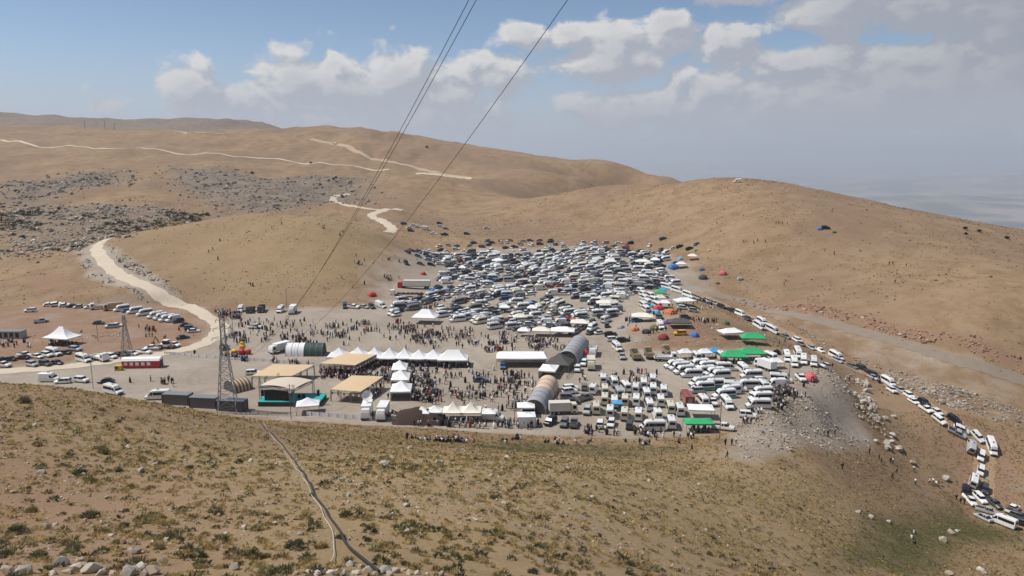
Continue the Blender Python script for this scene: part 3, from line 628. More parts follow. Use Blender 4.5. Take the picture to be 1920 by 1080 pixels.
def minibus(livery=False, panel=False, length=6.2):
    L = length / 2; H1 = 2.62; P_ = []
    b = MB(); st = [(L, .45, .62, .82, .82, .78), (L - .10, .34, .75, 1.00, .95, .90), (L - .45, .30, .85, 1.12, 1.0, .94), (L - .85, .30, 1.0, 1.27, 1.02, .94), (L - 1.25, .30, 1.15, 1.88, 1.02, .90), (L - 1.62, .30, 1.15, 2.42, 1.02, .86), (L - 2.1, .30, 1.15, H1 - .04, 1.02, .85), (0, .30, 1.15, H1, 1.02, .85), (-L + .25, .30, 1.15, H1, 1.02, .85), (-L, .34, 1.15, H1 - .12, .98, .82)]
    b.loft([sect(*s) for s in st]); P_.append(('body', b, ('paint',)))
    sl = lambda z: 1.02 + (.85 - 1.02) * (z - 1.15) / (H1 - .14 - 1.15)
    P_.append(('windscreen', slab([(L - .90, .84, 1.34), (L - .90, -.84, 1.34), (L - 1.60, -.76, 2.30), (L - 1.60, .76, 2.30)], (.8, 0, .6), .03), ('glass',)))
    for s in (-1, 1):
        o = .012
        dr = [(L - 1.22, s * (sl(1.3) + o), 1.30), (L - 2.15, s * (sl(1.3) + o), 1.30), (L - 2.15, s * (sl(2.05) + o), 2.05), (L - 1.72, s * (sl(2.05) + o), 2.05)]
        P_.append(('door_window', slab(dr, (0, s, .1), .02), ('glass',)))
        if not panel: P_.append(('side_window', slab([(L - 2.3, s * (sl(1.35) + o), 1.35), (-L + .22, s * (sl(1.35) + o), 1.35), (-L + .22, s * (sl(2.08) + o), 2.08), (L - 2.3, s * (sl(2.08) + o), 2.08)], (0, s, .1), .02), ('glass',)))
        mb = MB(); mb.box(L - .16, L - .02, s * .78 - .16, s * .78 + .16, .72, .90); P_.append(('headlight', mb, ('lamp',)))
        mb = MB(); mb.box(-L - .02, -L + .08, s * .90 - .06, s * .90 + .06, .85, 1.35); P_.append(('tail_light', mb, ('tail',)))
        mb = MB(); mb.box(L - 1.28, L - 1.12, s * 1.03 - .01 if s > 0 else -1.25, 1.25 if s > 0 else -1.02, 1.3, 1.62); P_.append(('mirror', mb, ('dark_trim',)))
        if livery: P_.append(('livery_panel', slab([(L - .95, s * 1.026, .42), (-L + .1, s * 1.026, .42), (-L + .1, s * 1.026, 1.10), (L - 1.6, s * 1.026, 1.10)], (0, s, 0), .012), ('teal',)))
    if livery: mb = MB(); mb.box(-L + .2, L - 2.2, -.5, -.3, H1 - .01, H1 + .02); P_.append(('roof_stripe', mb, ('teal',)))
    P_.append(('rear_window', slab([(-L - .002, -.66, 1.42), (-L - .002, .66, 1.42), (-L - .002, .62, 2.08), (-L - .002, -.62, 2.08)], (-1, 0, 0), .03), ('glass',)))
    for q in ((-L - .10, -L + .1, -.95, .95, .34, .56), (L - .06, L + .06, -.86, .86, .34, .58)): mb = MB(); mb.box(*q); P_.append(('bumper', mb, ('dark_trim',)))
    mb = MB(); mb.box(L - .05, L + .03, -.5, .5, .62, .80); P_.append(('grille', mb, ('dark_trim',)))
    mb = MB(); mb.box(-.5, .15, -.32, .32, H1 - .02, H1 + .10); mb.box(-.42, .07, -.22, .22, H1 + .10, H1 + .13, 1); P_.append(('roof_vent', mb, ('white_trim', 'dark_trim')))
    return P_ + wheels((L - 1.05, -L + 1.35), .36, .24, 1.0)
def car(kind='sedan'):
    P_ = []; L = 2.2; b = MB()
    hi = {'sedan': 0, 'hatch': .08, 'suv': .28, 'pickup': .28}[kind]; z0 = .26 + hi * .4; zb = .62 + hi * .6; deck = .92 + hi; top = 1.45 + hi * 1.15; W = .88 + hi * .12
    if kind == 'pickup': L = 2.6
    st = [(L, z0 + .15, zb - .1, deck - .28, W * .86, W * .8), (L - .12, z0, zb - .05, deck - .18, W * .95, W * .88), (L - .6, z0, zb, deck - .10, W, W * .92), (L - 1.15, z0, zb, deck, W, W * .93)]
    tail = {'sedan': -L + .12, 'hatch': -L + .06, 'suv': -L + .05, 'pickup': -L + .05}[kind]
    st += [(0, z0, zb, deck + .02, W, W * .94), (tail + .5, z0, zb, deck + .03, W, W * .93), (tail, z0, zb, deck - .02, W * .96, W * .88), (-L, z0 + .12, zb - .05, deck - .18, W * .9, W * .82)]
    b.loft([sect(*s) for s in st]); P_.append(('body', b, ('paint',)))
    xa, xb, xc, xd = {'sedan': (L - 1.10, L - 1.75, -.95, -1.65), 'hatch': (L - 1.10, L - 1.75, -1.75, -2.10), 'suv': (L - 1.10, L - 1.65, -1.85, -2.10), 'pickup': (L - 1.20, L - 1.75, -.35, -.55)}[kind]
    def ring(x, z, w): return [(x, w, deck - .04), (x, w - .14 * (z - deck) / .5, z), (x, -w + .14 * (z - deck) / .5, z), (x, -w, deck - .04)]
    g = MB(); g.loft([ring(xa, deck + .01, W * .93), ring(xb, top - .04, W * .93), ring((xb + xc) / 2, top, W * .93), ring(xc, top - .03, W * .93), ring(xd, deck + .01, W * .92)]); P_.append(('cabin_window', g, ('glass',)))
    r = MB(); wv = W * .93 - .14 * (top - deck) / .5 + .025
    r.loft([[(x, wv, z - .05), (x, wv - .08, z + .03), (x, -wv + .08, z + .03), (x, -wv, z - .05)] for x, z in ((xb + .06, top - .05), ((xb + xc) / 2, top + .012), (xc - .06, top - .04))]); P_.append(('roof', r, ('paint',)))
    for s in (-1, 1):
        for x in ((xb + xc) / 2, xc + .02): p = MB(); p.add([(x - .06, s * (W * .93 + .012), deck - .02), (x + .06, s * (W * .93 + .012), deck - .02), (x + .05, s * (wv + .012), top - .03), (x - .05, s * (wv + .012), top - .03)], [(0, 1, 2, 3)]); P_.append(('door_pillar', p, ('paint',)))
        mb = MB(); mb.box(L - .16, L - .03, s * W * .66 - .15, s * W * .66 + .15, deck - .30, deck - .18); P_.append(('headlight', mb, ('lamp',)))
        mb = MB(); mb.box(-L - .01, -L + .12, s * W * .7 - .13, s * W * .7 + .13, deck - .30, deck - .12); P_.append(('tail_light', mb, ('tail',)))
    if kind == 'pickup':
        mb = MB(); mb.box(-L + .12, -.62, -W * .8, W * .8, deck + .005, deck + .03); P_.append(('load_bed', mb, ('dark_trim',)))
    for q in ((L - .04, L + .04), (-L - .04, -L + .06)): mb = MB(); mb.box(q[0], q[1], -W * .8, W * .8, z0 + .05, z0 + .22); P_.append(('bumper', mb, ('dark_trim',)))
    return P_ + wheels((L - .85, -L + .85), .32 + hi * .15, .2, W - .01)
def truck(kind='box'):
    P_ = []; L = 3.6; b = MB()
    b.loft([sect(L, .5, 1.2, 1.45, 1.1, 1.05), sect(L - .08, .45, 1.2, 2.0, 1.15, 1.08), sect(L - .35, .45, 1.2, 2.75, 1.15, 1.02), sect(L - 1.7, .45, 1.2, 2.8, 1.15, 1.02)]); P_.append(('cab', b, ('paint',)))
    P_.append(('windscreen', slab([(L - .09, .98, 1.55), (L - .09, -.98, 1.55), (L - .33, -.92, 2.45), (L - .33, .92, 2.45)], (1, 0, .25), .03), ('glass',)))
    for s in (-1, 1):
        P_.append(('door_window', slab([(L - .4, s * 1.13, 1.5), (L - 1.3, s * 1.13, 1.5), (L - 1.3, s * 1.05, 2.3), (L - .5, s * 1.05, 2.3)], (0, s, .1), .04), ('glass',)))
        mb = MB(); mb.box(L - .04, L + .04, s * .85 - .15, s * .85 + .15, .75, .95); P_.append(('headlight', mb, ('lamp',)))
    mb = MB(); mb.box(-L, L - .4, -.45, .45, .55, .85); mb.box(L - .05, L + .08, -1.1, 1.1, .42, .68); P_.append(('chassis', mb, ('dark_trim',)))
    x1 = L - 1.85
    if kind in ('box', 'dish'):
        mb = MB(); mb.box(-L, x1, -1.2, 1.2, .95, 3.15); P_.append(('cargo_box', mb, ('cargo',)))
        mb = MB()
        for k in range(6): mb.box(-L + .2 + k * .9, -L + .26 + k * .9, -1.225, 1.225, .95, 3.17)
        P_.append(('box_rib', mb, ('white_trim',)))
        if kind == 'dish':
            mb = MB(); mb.cyl((-1.5, 0, 3.15), (-1.5, 0, 4.0), .15, .1, 8); n = 14; c0 = Vector((-1.5, 0, 4.7)); ax = Vector((.8, .2, .45)).normalized(); q = ax.to_track_quat('Z', 'Y')
            rr = [[c0 + q @ Vector((math.cos(t) * r_, math.sin(t) * r_, r_ * r_ * .25)) for t in [2 * math.pi * i / n for i in range(n)]] for r_ in (.05, .7, 1.35)]
            mb.loft(rr, cap=False); mb.cyl(c0, c0 + ax * .9, .03, .03, 5); P_.append(('satellite_dish', mb, ('white_trim',)))
    elif kind in ('dump', 'flat'):
        hgt = 2.3 if kind == 'dump' else 1.65; mb = MB(); mb.box(-L, x1, -1.2, 1.2, .95, 1.1)
        for s in (-1, 1): mb.box(-L, x1, s * 1.17 - .04, s * 1.17 + .04, 1.1, hgt)
        mb.box(x1 - .08, x1, -1.13, 1.13, 1.1, hgt); mb.box(-L, -L + .08, -1.13, 1.13, 1.1, hgt); P_.append(('load_bed', mb, ('cargo',)))
        mb = MB()
        for k in range(6):
            for s in (-1, 1): mb.box(-L + .3 + k * .85, -L + .38 + k * .85, s * 1.23 - .03, s * 1.23 + .03, 1.0, hgt)
        P_.append(('bed_stake', mb, ('dark_trim',)))
    elif kind == 'tank':
        mb = MB(); mb.cyl((-L + .1, 0, 1.95), (x1 - .1, 0, 1.95), 1.05, None, 14); P_.append(('tank', mb, ('cargo',)))
    elif kind == 'fire':
        mb = MB(); mb.box(-L, x1 + .1, -1.18, 1.18, .8, 2.9); P_.append(('equipment_body', mb, ('paint',)))
        for s in (-1, 1):
            for k in range(3):
                mb = MB(); mb.box(-L + .25 + k * 1.65, -L + 1.7 + k * 1.65, s * 1.185 - .015, s * 1.185 + .015, 1.0, 2.5); P_.append(('locker_shutter', mb, ('steel',)))
        mb = MB(); mb.box(-L - .02, -L + .02, -.45, .45, 1.0, 2.5); P_.append(('rear_shutter', mb, ('steel',)))
        mb = MB()
        for s in (-1, 1): mb.box(-L + .1, x1, s * .35 - .04, s * .35 + .04, 2.95, 3.05)
        for k in range(9): mb.box(-L + .3 + k * .55, -L + .36 + k * .55, -.35, .35, 2.97, 3.02)
        P_.append(('roof_ladder', mb, ('steel',)))
        mb = MB(); mb.box(L - 1.3, L - 1.0, -.8, .8, 2.8, 2.95); P_.append(('beacon_bar', mb, ('tail',)))
    return P_ + wheels((L - 1.0, -L + 1.1, -L + 2.3), .48, .3, 1.16)
flat_mat('teal', (.02, .25, .27), .35); flat_mat('white_trim', (.72, .72, .70), .5); attr_mat('cargo', .7, 'object')
PROTO = {}
def proto(key):
    if key not in PROTO:
        k = key.split('_')
        parts_ = {'minibus': lambda: minibus(), 'livery': lambda: minibus(livery=True), 'van': lambda: minibus(panel=True, length=5.4), 'car': lambda: car(k[-1]), 'truck': lambda: truck(k[-1])}[k[0]]()
        PROTO[key] = [(n, mb.mesh(n, mats), mats) for n, mb, mats in parts_]
    return PROTO[key]
FARV = {}
SLOT = ['paint_far', 'glass', 'tyre', 'dark_trim', 'lamp', 'tail', 'teal']
def far_arrays(key):                 # the same vehicle as one light mesh, for those too small to show their parts
    if key not in FARV:
        k = key.split('_'); skip = ('wheel_', 'mirror', 'grille', 'headlight', 'roof_vent', 'door_pillar', 'tail_light', 'bumper')
        parts_ = {'minibus': lambda: minibus(), 'livery': lambda: minibus(livery=True), 'van': lambda: minibus(panel=True, length=5.4), 'car': lambda: car(k[-1]), 'truck': lambda: truck(k[-1])}[k[0]]()
        V, Fs, M, o = [], [], [], 0
        for n, mb, mats in parts_:
            if n in skip: continue
            if n == 'wheel':
                q = MB(); xs = [p[0] for p in mb.v]; ys = [p[1] for p in mb.v]; q.cyl(((min(xs) + max(xs)) / 2, min(ys), max(xs) / 2 - min(xs) / 2), ((min(xs) + max(xs)) / 2, max(ys), max(xs) / 2 - min(xs) / 2), (max(xs) - min(xs)) / 2, None, 6); mb = q
            for f, mi in zip(mb.f, mb.m):
                mt = mats[min(mi, len(mats) - 1)]; mt = {'paint': 'paint_far', 'cargo': 'paint_far', 'white_trim': 'paint_far', 'steel': 'dark_trim'}.get(mt, mt)
                for t in range(1, len(f) - 1): Fs.append((f[0] + o, f[t] + o, f[t + 1] + o)); M.append(SLOT.index(mt))
            V += mb.v; o += len(mb.v)
        FARV[key] = (np.array(V), np.array(Fs), np.array(M))
    return FARV[key]
PAINTS = {'white': (.78, .78, .76), 'silver': (.42, .43, .44), 'grey': (.17, .175, .18), 'black': (.018, .018, .02), 'dark blue': (.03, .05, .12), 'blue': (.05, .16, .38), 'red': (.38, .065, .04), 'maroon': (.14, .02, .02), 'beige': (.48, .40, .30), 'dark green': (.03, .07, .05), 'yellow': (.70, .36, .02), 'cream': (.70, .64, .50), 'tan': (.40, .31, .20), 'dark grey': (.06, .063, .068)}
WORD = {'minibus': 'minibus', 'livery': 'teal-panelled minibus', 'van': 'panel van', 'car_sedan': 'saloon car', 'car_hatch': 'hatchback', 'car_suv': 'off-road car', 'car_pickup': 'pickup', 'truck_box': 'box truck', 'truck_dump': 'high-sided truck', 'truck_flat': 'low-sided truck', 'truck_tank': 'tanker truck', 'truck_fire': 'fire engine', 'truck_dish': 'broadcast truck with a satellite dish'}
NAME = {'minibus': 'minibus', 'livery': 'minibus', 'van': 'panel_van', 'truck_box': 'box_truck', 'truck_dump': 'high_sided_truck', 'truck_flat': 'low_sided_truck', 'truck_tank': 'tanker_truck', 'truck_fire': 'fire_engine', 'truck_dish': 'broadcast_truck', 'car_pickup': 'pickup'}
def slope_rot(x, y, head):
    e = 1.5; hx = float(H(x + e, y) - H(x - e, y)) / (2 * e); hy = float(H(x, y + e) - H(x, y - e)) / (2 * e)
    nrm = Vector((-hx, -hy, 1)).normalized(); fwd = Vector((math.cos(head), math.sin(head), 0)); fwd = (fwd - nrm * fwd.dot(nrm)).normalized(); side = nrm.cross(fwd)
    return Matrix((fwd, side, nrm)).transposed()
FLEET = []                           # (px, key, colour, x, y, z, head, context)
TAKEN = []
def park(px, py, key, colour, head, ctx):
    g = ground(px, py)
    if g: FLEET.append([px, key, colour, g[0], g[1], g[2], R(head), ctx]); TAKEN.append((g[0], g[1]))
def parkrow(ctx, rows):
    for r_ in rows: park(*r_, ctx)
Wc, Bk, Sv, Gy, Dg = 'white', 'black', 'silver', 'grey', 'dark grey'
parkrow('on the bare earth lot at the left', [(92,573,'car_sedan',Wc,12),(106,573,'car_suv',Wc,20),(121,574,'car_sedan',Wc,20),(136,576,'car_sedan',Bk,18),(148,577,'car_sedan',Sv,205),(168,578,'car_hatch',Wc,215),(187,579,'truck_flat',Wc,215),(212,581,'truck_box','tan',218),(228,583,'minibus',Wc,225),(238,585,'car_hatch','blue',225),(253,587,'minibus',Wc,225),(271,591,'minibus',Wc,226),(291,596,'minibus',Wc,226),(301,599,'van',Wc,226),(313,602,'minibus',Wc,226),(324,603,'van',Wc,226),(334,605,'car_suv',Bk,228),(349,612,'car_sedan',Bk,25),(357,618,'car_suv',Gy,20),(363,623,'car_sedan',Wc,20),(343,635,'car_sedan','dark green',35),
 (57,585,'car_suv',Wc,188),(77,605,'car_pickup',Sv,40),(185,608,'car_sedan',Bk,0),(209,615,'car_suv',Sv,190),(219,612,'car_sedan',Wc,12)])
parkrow('in the row behind the pale road', [(10,676,'car_suv',Bk,175),(24,675,'car_sedan',Dg,178),(37,674,'car_sedan',Bk,175),(49,671,'car_pickup',Wc,-20),(65,671,'car_sedan',Wc,-20),(83,670,'car_suv',Wc,-25),(98,667,'minibus',Wc,-28),(121,664,'car_sedan',Dg,170),(142,658,'car_suv',Sv,-15),(157,678,'minibus',Wc,-32),(187,676,'truck_flat',Wc,-30),(209,672,'car_suv',Wc,-28),(229,668,'car_pickup',Bk,-20),(250,665,'car_sedan',Wc,-15),(268,664,'car_pickup',Wc,-12),(286,656,'car_pickup',Wc,180),(6,688,'car_pickup',Wc,-10),(65,686,'car_suv',Sv,-25),(84,686,'car_suv',Dg,-25),(104,684,'car_sedan',Bk,-15),(326,650,'car_pickup',Wc,-20)])
parkrow('by the crest of the left slope', [(93,715,'van',Wc,0),(122,718,'car_hatch',Wc,190),(150,717,'car_suv',Wc,-15),(199,718,'car_sedan',Bk,188),(213,738,'minibus',Wc,-28),(296,748,'minibus',Wc,185),(278,685,'car_pickup',Wc,0)])
parkrow('along the back edge of the square', [(452,584,'van',Wc,-80),(470,585,'truck_flat',Dg,-85),(490,584,'truck_dump',Dg,-80),(526,585,'minibus',Wc,-88),(549,587,'truck_box',Wc,-85),(478,616,'car_pickup',Wc,2),(648,576,'car_suv','dark blue',-80),(663,577,'car_pickup',Wc,-15),(681,577,'car_sedan',Sv,-25),(714,576,'van',Wc,-40),(697,577,'car_suv',Dg,-60),(524,660,'truck_box',Wc,-125),(475,702,'car_hatch',Wc,10)])
parkrow('near the round tunnel tents', [(943,690,'car_hatch','blue',-90),(688,780,'truck_dish',Wc,-85),(718,782,'truck_box',Wc,-90),(925,787,'van',Wc,-12),(902,716,'car_sedan','dark blue',0),(1083,696,'car_suv',Wc,-100),(1095,685,'car_suv',Wc,-105),(1108,690,'truck_box','cream',-95),(1112,665,'truck_dump',Wc,-100),(1157,656,'minibus',Wc,-80),(1166,672,'car_pickup',Sv,-90)])
parkrow('in the minibus block facing the tunnel tent', [(1118,772,'minibus','cream',95),(1144,779,'minibus',Wc,92),(1171,783,'minibus','cream',91),(1197,784,'minibus',Wc,90),(1134,738,'minibus','cream',97),(1160,742,'minibus',Sv,102),(1152,760,'minibus',Wc,93),(1134,755,'minibus','cream',93),(1172,731,'minibus',Wc,108),(1172,757,'minibus','cream',91),(1193,757,'minibus',Wc,90),(1206,726,'minibus',Wc,92),(1193,735,'minibus',Wc,90),(1224,718,'minibus',Wc,90),(1222,736,'minibus',Wc,92),(1214,745,'minibus',Wc,97),(1217,766,'minibus',Wc,97),(1244,739,'minibus',Wc,92),(1246,759,'minibus',Wc,93),(1250,770,'minibus','cream',95),(1232,784,'van',Wc,100),(1258,799,'minibus',Wc,95),(1273,775,'minibus',Wc,95),(1131,717,'minibus',Wc,95),(1151,722,'livery',Wc,100),(1113,736,'van',Wc,85),(1222,807,'minibus',Wc,180)])
parkrow('in front of the minibus block', [(1125,800,'car_suv',Wc,92),(1146,798,'car_hatch',Wc,-92),(1180,802,'car_suv',Dg,92),(1101,775,'car_suv',Sv,-92),(1068,750,'car_suv',Gy,0),(1092,750,'car_pickup',Gy,40),(1072,757,'car_sedan',Bk,5),(1068,738,'car_suv',Wc,20),(1070,732,'car_suv',Wc,15),(1096,730,'car_suv',Gy,95),(1032,795,'car_suv',Bk,-110),(1058,798,'car_suv',Gy,-92),(1076,798,'car_pickup',Gy,92),(1056,775,'truck_box','cream',5)])
parkrow('in the slanted rows at the right end', [(1264,690,'minibus',Wc,190),(1273,694,'minibus',Wc,190),(1284,701,'livery',Wc,195),(1296,707,'minibus',Wc,183),(1310,688,'minibus',Wc,190),(1326,693,'minibus',Wc,190),(1322,702,'minibus',Wc,192),(1335,703,'minibus',Wc,190),(1349,709,'minibus',Wc,188),(1364,694,'minibus',Wc,2),(1314,725,'livery',Wc,200),(1318,733,'livery',Wc,188),(1304,735,'car_suv',Sv,190),(1340,727,'livery',Wc,185),(1374,729,'livery',Wc,-20),(1389,698,'minibus',Wc,-85),(1408,709,'minibus',Wc,182),(1402,729,'minibus',Wc,180),(1367,739,'minibus',Wc,195),(1357,746,'livery',Wc,190),(1317,757,'minibus',Wc,92),(1336,758,'car_pickup',Wc,-90),(1363,763,'minibus',Wc,-88),(1427,742,'minibus',Wc,188),(1425,752,'minibus',Wc,184),(1421,765,'minibus',Wc,178),(1464,716,'livery',Wc,-18),(1449,726,'van',Wc,180),(1432,728,'livery',Wc,90),(1418,716,'car_hatch',Wc,185),(1402,783,'car_suv',Wc,-15),(1356,806,'car_pickup',Wc,-25),(1288,756,'truck_fire','red',100)])
parkrow('in the line along the rocky bank', [(1191,672,'truck_dump','tan',92),(1218,670,'truck_dump','tan',88),(1252,666,'truck_dump','tan',95),(1246,676,'truck_flat',Wc,0),(1305,673,'minibus',Wc,92),(1350,672,'minibus',Wc,90),(1434,692,'truck_box',Wc,115),(1441,673,'minibus',Wc,110),(1477,675,'minibus',Wc,-105),(1487,685,'minibus',Wc,-105),(1496,668,'minibus',Wc,-100),(1507,681,'minibus',Wc,-110),(1525,685,'minibus',Wc,-110),(1545,690,'car_suv',Wc,-140),(1501,712,'car_pickup',Wc,-90)])
# the queue on the dirt track below the plateau: follows the track
CV = np.array(convoy)
def queue(rows):
    for (px, py, key, colour, side, extra) in rows:
        g = ground(px, py)
        if not g: continue
        i = int(np.argmin((CV[:, 0] - g[0]) ** 2 + (CV[:, 1] - g[1]) ** 2)); t = CV[min(i + 2, len(CV) - 1)] - CV[max(i - 2, 0)]; hd = math.atan2(t[1], t[0]) + R(extra)
        FLEET.append([px, key, colour, g[0], g[1], g[2], hd, 'in the dirt-track queue']); TAKEN.append((g[0], g[1]))
queue([(1249,541,'minibus',Wc,0,0),(1269,548,'minibus',Wc,0,0),(1290,557,'minibus',Wc,0,0),(1305,561,'car_suv',Sv,0,0),(1316,564,'car_sedan',Wc,0,0),(1326,567,'car_suv',Wc,0,0),(1338,570,'car_sedan',Sv,0,0),(1352,577,'car_suv',Bk,0,0),(1371,584,'car_pickup',Bk,0,0),(1387,592,'minibus',Wc,0,0),(1403,601,'car_suv',Dg,0,0),(1412,603,'car_sedan',Sv,0,0),(1426,607,'minibus',Wc,0,0),(1422,615,'minibus',Wc,0,0),(1452,624,'minibus',Wc,0,0),(1473,633,'car_sedan',Gy,0,0),(1489,640,'car_suv',Wc,0,0),(1505,648,'car_sedan',Gy,0,0),(1516,653,'car_sedan',Sv,0,0),(1537,659,'car_sedan',Wc,0,0),(1567,672,'minibus',Wc,0,0),(1576,680,'car_hatch',Sv,0,0),(1594,687,'car_sedan',Gy,0,0),(1613,694,'car_suv',Bk,0,0),(1634,704,'car_suv',Bk,0,0),(1640,711,'car_sedan',Sv,0,0),(1661,720,'minibus',Wc,0,0),(1672,735,'car_suv',Wc,0,0),(1688,734,'car_sedan',Sv,0,0),(1704,745,'car_suv',Wc,0,0),(1713,755,'car_sedan',Wc,0,0),(1732,758,'car_suv',Bk,0,0),(1736,770,'car_pickup',Wc,0,0),(1757,775,'car_sedan',Wc,0,0),(1760,790,'car_suv',Wc,0,0),(1788,793,'car_suv',Bk,0,0),(1796,813,'car_pickup',Sv,0,0),(1808,807,'car_suv',Wc,0,0),(1830,822,'car_suv',Wc,0,0),(1846,840,'minibus',Wc,0,0),(1815,837,'van',Sv,0,180),(1838,858,'car_suv',Wc,0,0),(1837,886,'car_suv',Wc,0,0),(1821,905,'minibus',Wc,0,180),(1845,921,'car_suv',Dg,0,0),(1811,921,'car_suv',Bk,0,180),(1817,941,'car_pickup',Wc,0,25),(1837,938,'car_suv',Wc,0,35),(1861,947,'car_pickup',Dg,0,40),(1849,962,'car_pickup',Sv,0,60),(1846,974,'car_sedan',Sv,0,170),(1876,984,'minibus',Wc,0,180),(1899,960,'car_pickup',Wc,0,150),(1910,972,'car_suv',Dg,0,0),(1914,985,'car_suv',Bk,0,180)])
parkrow('on the far slope', [(757,421,'car_suv',Bk,30),(768,428,'car_sedan',Wc,20),(775,424,'car_sedan',Wc,10),(770,434,'car_suv',Dg,0),(784,427,'car_suv',Wc,0),(799,431,'van',Wc,5),(813,439,'car_sedan',Wc,-10),(824,420,'car_suv',Bk,15),(826,426,'car_suv',Wc,0),(836,430,'car_sedan',Gy,0),(833,441,'car_pickup',Bk,10),(875,440,'car_suv',Bk,5),(912,429,'car_suv',Wc,20),(922,457,'car_suv',Bk,40),(940,456,'car_suv',Wc,80),(951,456,'car_suv',Wc,85),(1012,459,'car_suv',Dg,10),(1082,459,'car_suv',Wc,85),(1383,342,'van',Wc,170),(1243,449,'car_suv',Dg,5),(1263,467,'car_sedan',Wc,10),(1275,464,'car_suv',Bk,15),(1293,468,'car_suv',Bk,20),(1306,459,'car_sedan',Gy,40),(1548,429,'car_suv',Bk,-10),(629,271,'truck_tank','cream',150),(855,468,'car_hatch',Wc,0),(786,473,'car_suv',Gy,10),(784,482,'car_hatch','blue',0),(788,496,'car_sedan',Gy,5)])
parkrow('among the camp tents', [(1239,615,'van',Wc,-90),(1275,628,'car_suv','yellow',180),(1237,598,'car_suv',Dg,-80),(1194,603,'car_hatch','blue',0),(1285,598,'car_suv',Dg,5),(1300,585,'car_suv',Sv,5),(1280,580,'car_suv',Wc,5),(1150,640,'car_suv',Wc,5),(1168,641,'car_suv',Bk,-5),(1145,630,'car_suv',Bk,0),(1113,615,'car_suv',Wc,60),(1124,626,'car_sedan',Wc,30),(1138,613,'car_suv',Dg,85),(1091,608,'car_sedan',Sv,40),(1128,598,'car_suv',Bk,-60)])
for a_, b_ in ((1205,555),(1210,562),(1216,570),(1218,558),(1222,566),(1228,575),(1200,549),(1206,575),(1211,583)): park(a_, b_, 'minibus', Wc, 105 + 6 * math.sin(a_), 'in the cluster by the small green canopy')
# the crowded car park: rows that bend with the ground
LOT = px_poly([(720,592),(860,607),(980,625),(1110,630),(1150,600),(1200,545),(1265,535),(1245,500),(1250,472),(1100,464),(1060,470),(960,476),(880,474),(840,480),(790,474),(800,490),(850,505),(800,545),(735,575)])
HOLES = [px_poly(h) for h in ([(1150,600),(1180,560),(1200,600),(1160,650)], [(725,528),(815,528),(815,556),(725,556)], [(765,585),(832,585),(832,606),(765,606)])]
LANES = [pline(l_, 40) for l_ in ([(760,592),(900,545),(1050,510),(1150,478)], [(900,612),(1000,562),(1130,522),(1245,505)], [(850,500),(950,520),(1060,560),(1120,605)])]
lo, hi = LOT.min(0), LOT.max(0); yy = lo[1]; TK = np.array(TAKEN); lotn = 0
COLW = [('white', 44), ('silver', 8), ('grey', 11), ('black', 19), ('dark blue', 6), ('blue', 3), ('red', 3), ('maroon', 2), ('beige', 2), ('dark green', 2), ('dark grey', 13), ('tan', 2)]
CN = [c_[0] for c_ in COLW]; CWt = np.array([c_[1] for c_ in COLW], float); CWt /= CWt.sum()
def lot_word(px, py):
    return 'in the ' + ('front' if py > 575 else 'middle' if py > 515 else 'back') + ' of the crowded car park, ' + ('far left' if px < 820 else 'left' if px < 920 else 'centre' if px < 1030 else 'right' if px < 1140 else 'far right')
while yy < hi[1]:
    xx = lo[0] + rng.uniform(0, 4)
    rowk = rng.uniform(0, 1)
    while xx < hi[0]:
        ang = 22 + 75 * vnoise(np.array(xx / 55), np.array(yy / 40), 77) + 60 * vnoise(np.array(xx / 16), np.array(yy / 14), 78) + rng.normal(0, 6)
        bus = rng.uniform() < .25 + .25 * float(vnoise(np.array(xx / 30), np.array(yy / 30), 80)) + .12 * (xx > 40)
        key = ('minibus' if rng.uniform() < .9 else 'livery') if bus else rng.choice(['car_sedan', 'car_hatch', 'car_suv', 'car_suv', 'car_pickup', 'van', 'car_sedan'])
        colr = rng.choice(['white', 'white', 'white', 'white', 'silver', 'cream', 'grey']) if bus or key == 'van' else rng.choice(CN, p=CWt)
        if key == 'livery': colr = 'white'
        ln = 6.6 if bus else 5.0
        ok = bool(inside(np.array(xx), np.array(yy), LOT)) and not any(bool(inside(np.array(xx), np.array(yy), h)) for h in HOLES) and ((TK[:, 0] - xx) ** 2 + (TK[:, 1] - yy) ** 2).min() > 14 and rng.uniform() > .13 and min(float(seg_dist(np.array(xx), np.array(yy), l_)) for l_ in LANES) > 2.4 and float(vnoise(np.array(xx / 9), np.array(yy / 9), 91)) < .36
        if ok:
            jx, jy = xx + rng.normal(0, .3), yy + rng.normal(0, .3); zz = float(H(jx, jy)); px, py = project(jx, jy, zz)
            FLEET.append([px, str(key), str(colr), jx, jy, zz, R(ang + (180 if rng.uniform() < .5 else 0)), lot_word(px, py)]); lotn += 1
        xx += (ln + rng.uniform(.1, .9)) * max(.45, abs(math.cos(R(ang)))) + 2.2 * abs(math.sin(R(ang)))
    yy += 2.95
for f in FLEET:
    if ('minibus block' in f[7] and abs(math.sin(f[6])) > .7) or f[1] == 'truck_fire': f[6] -= R(11)
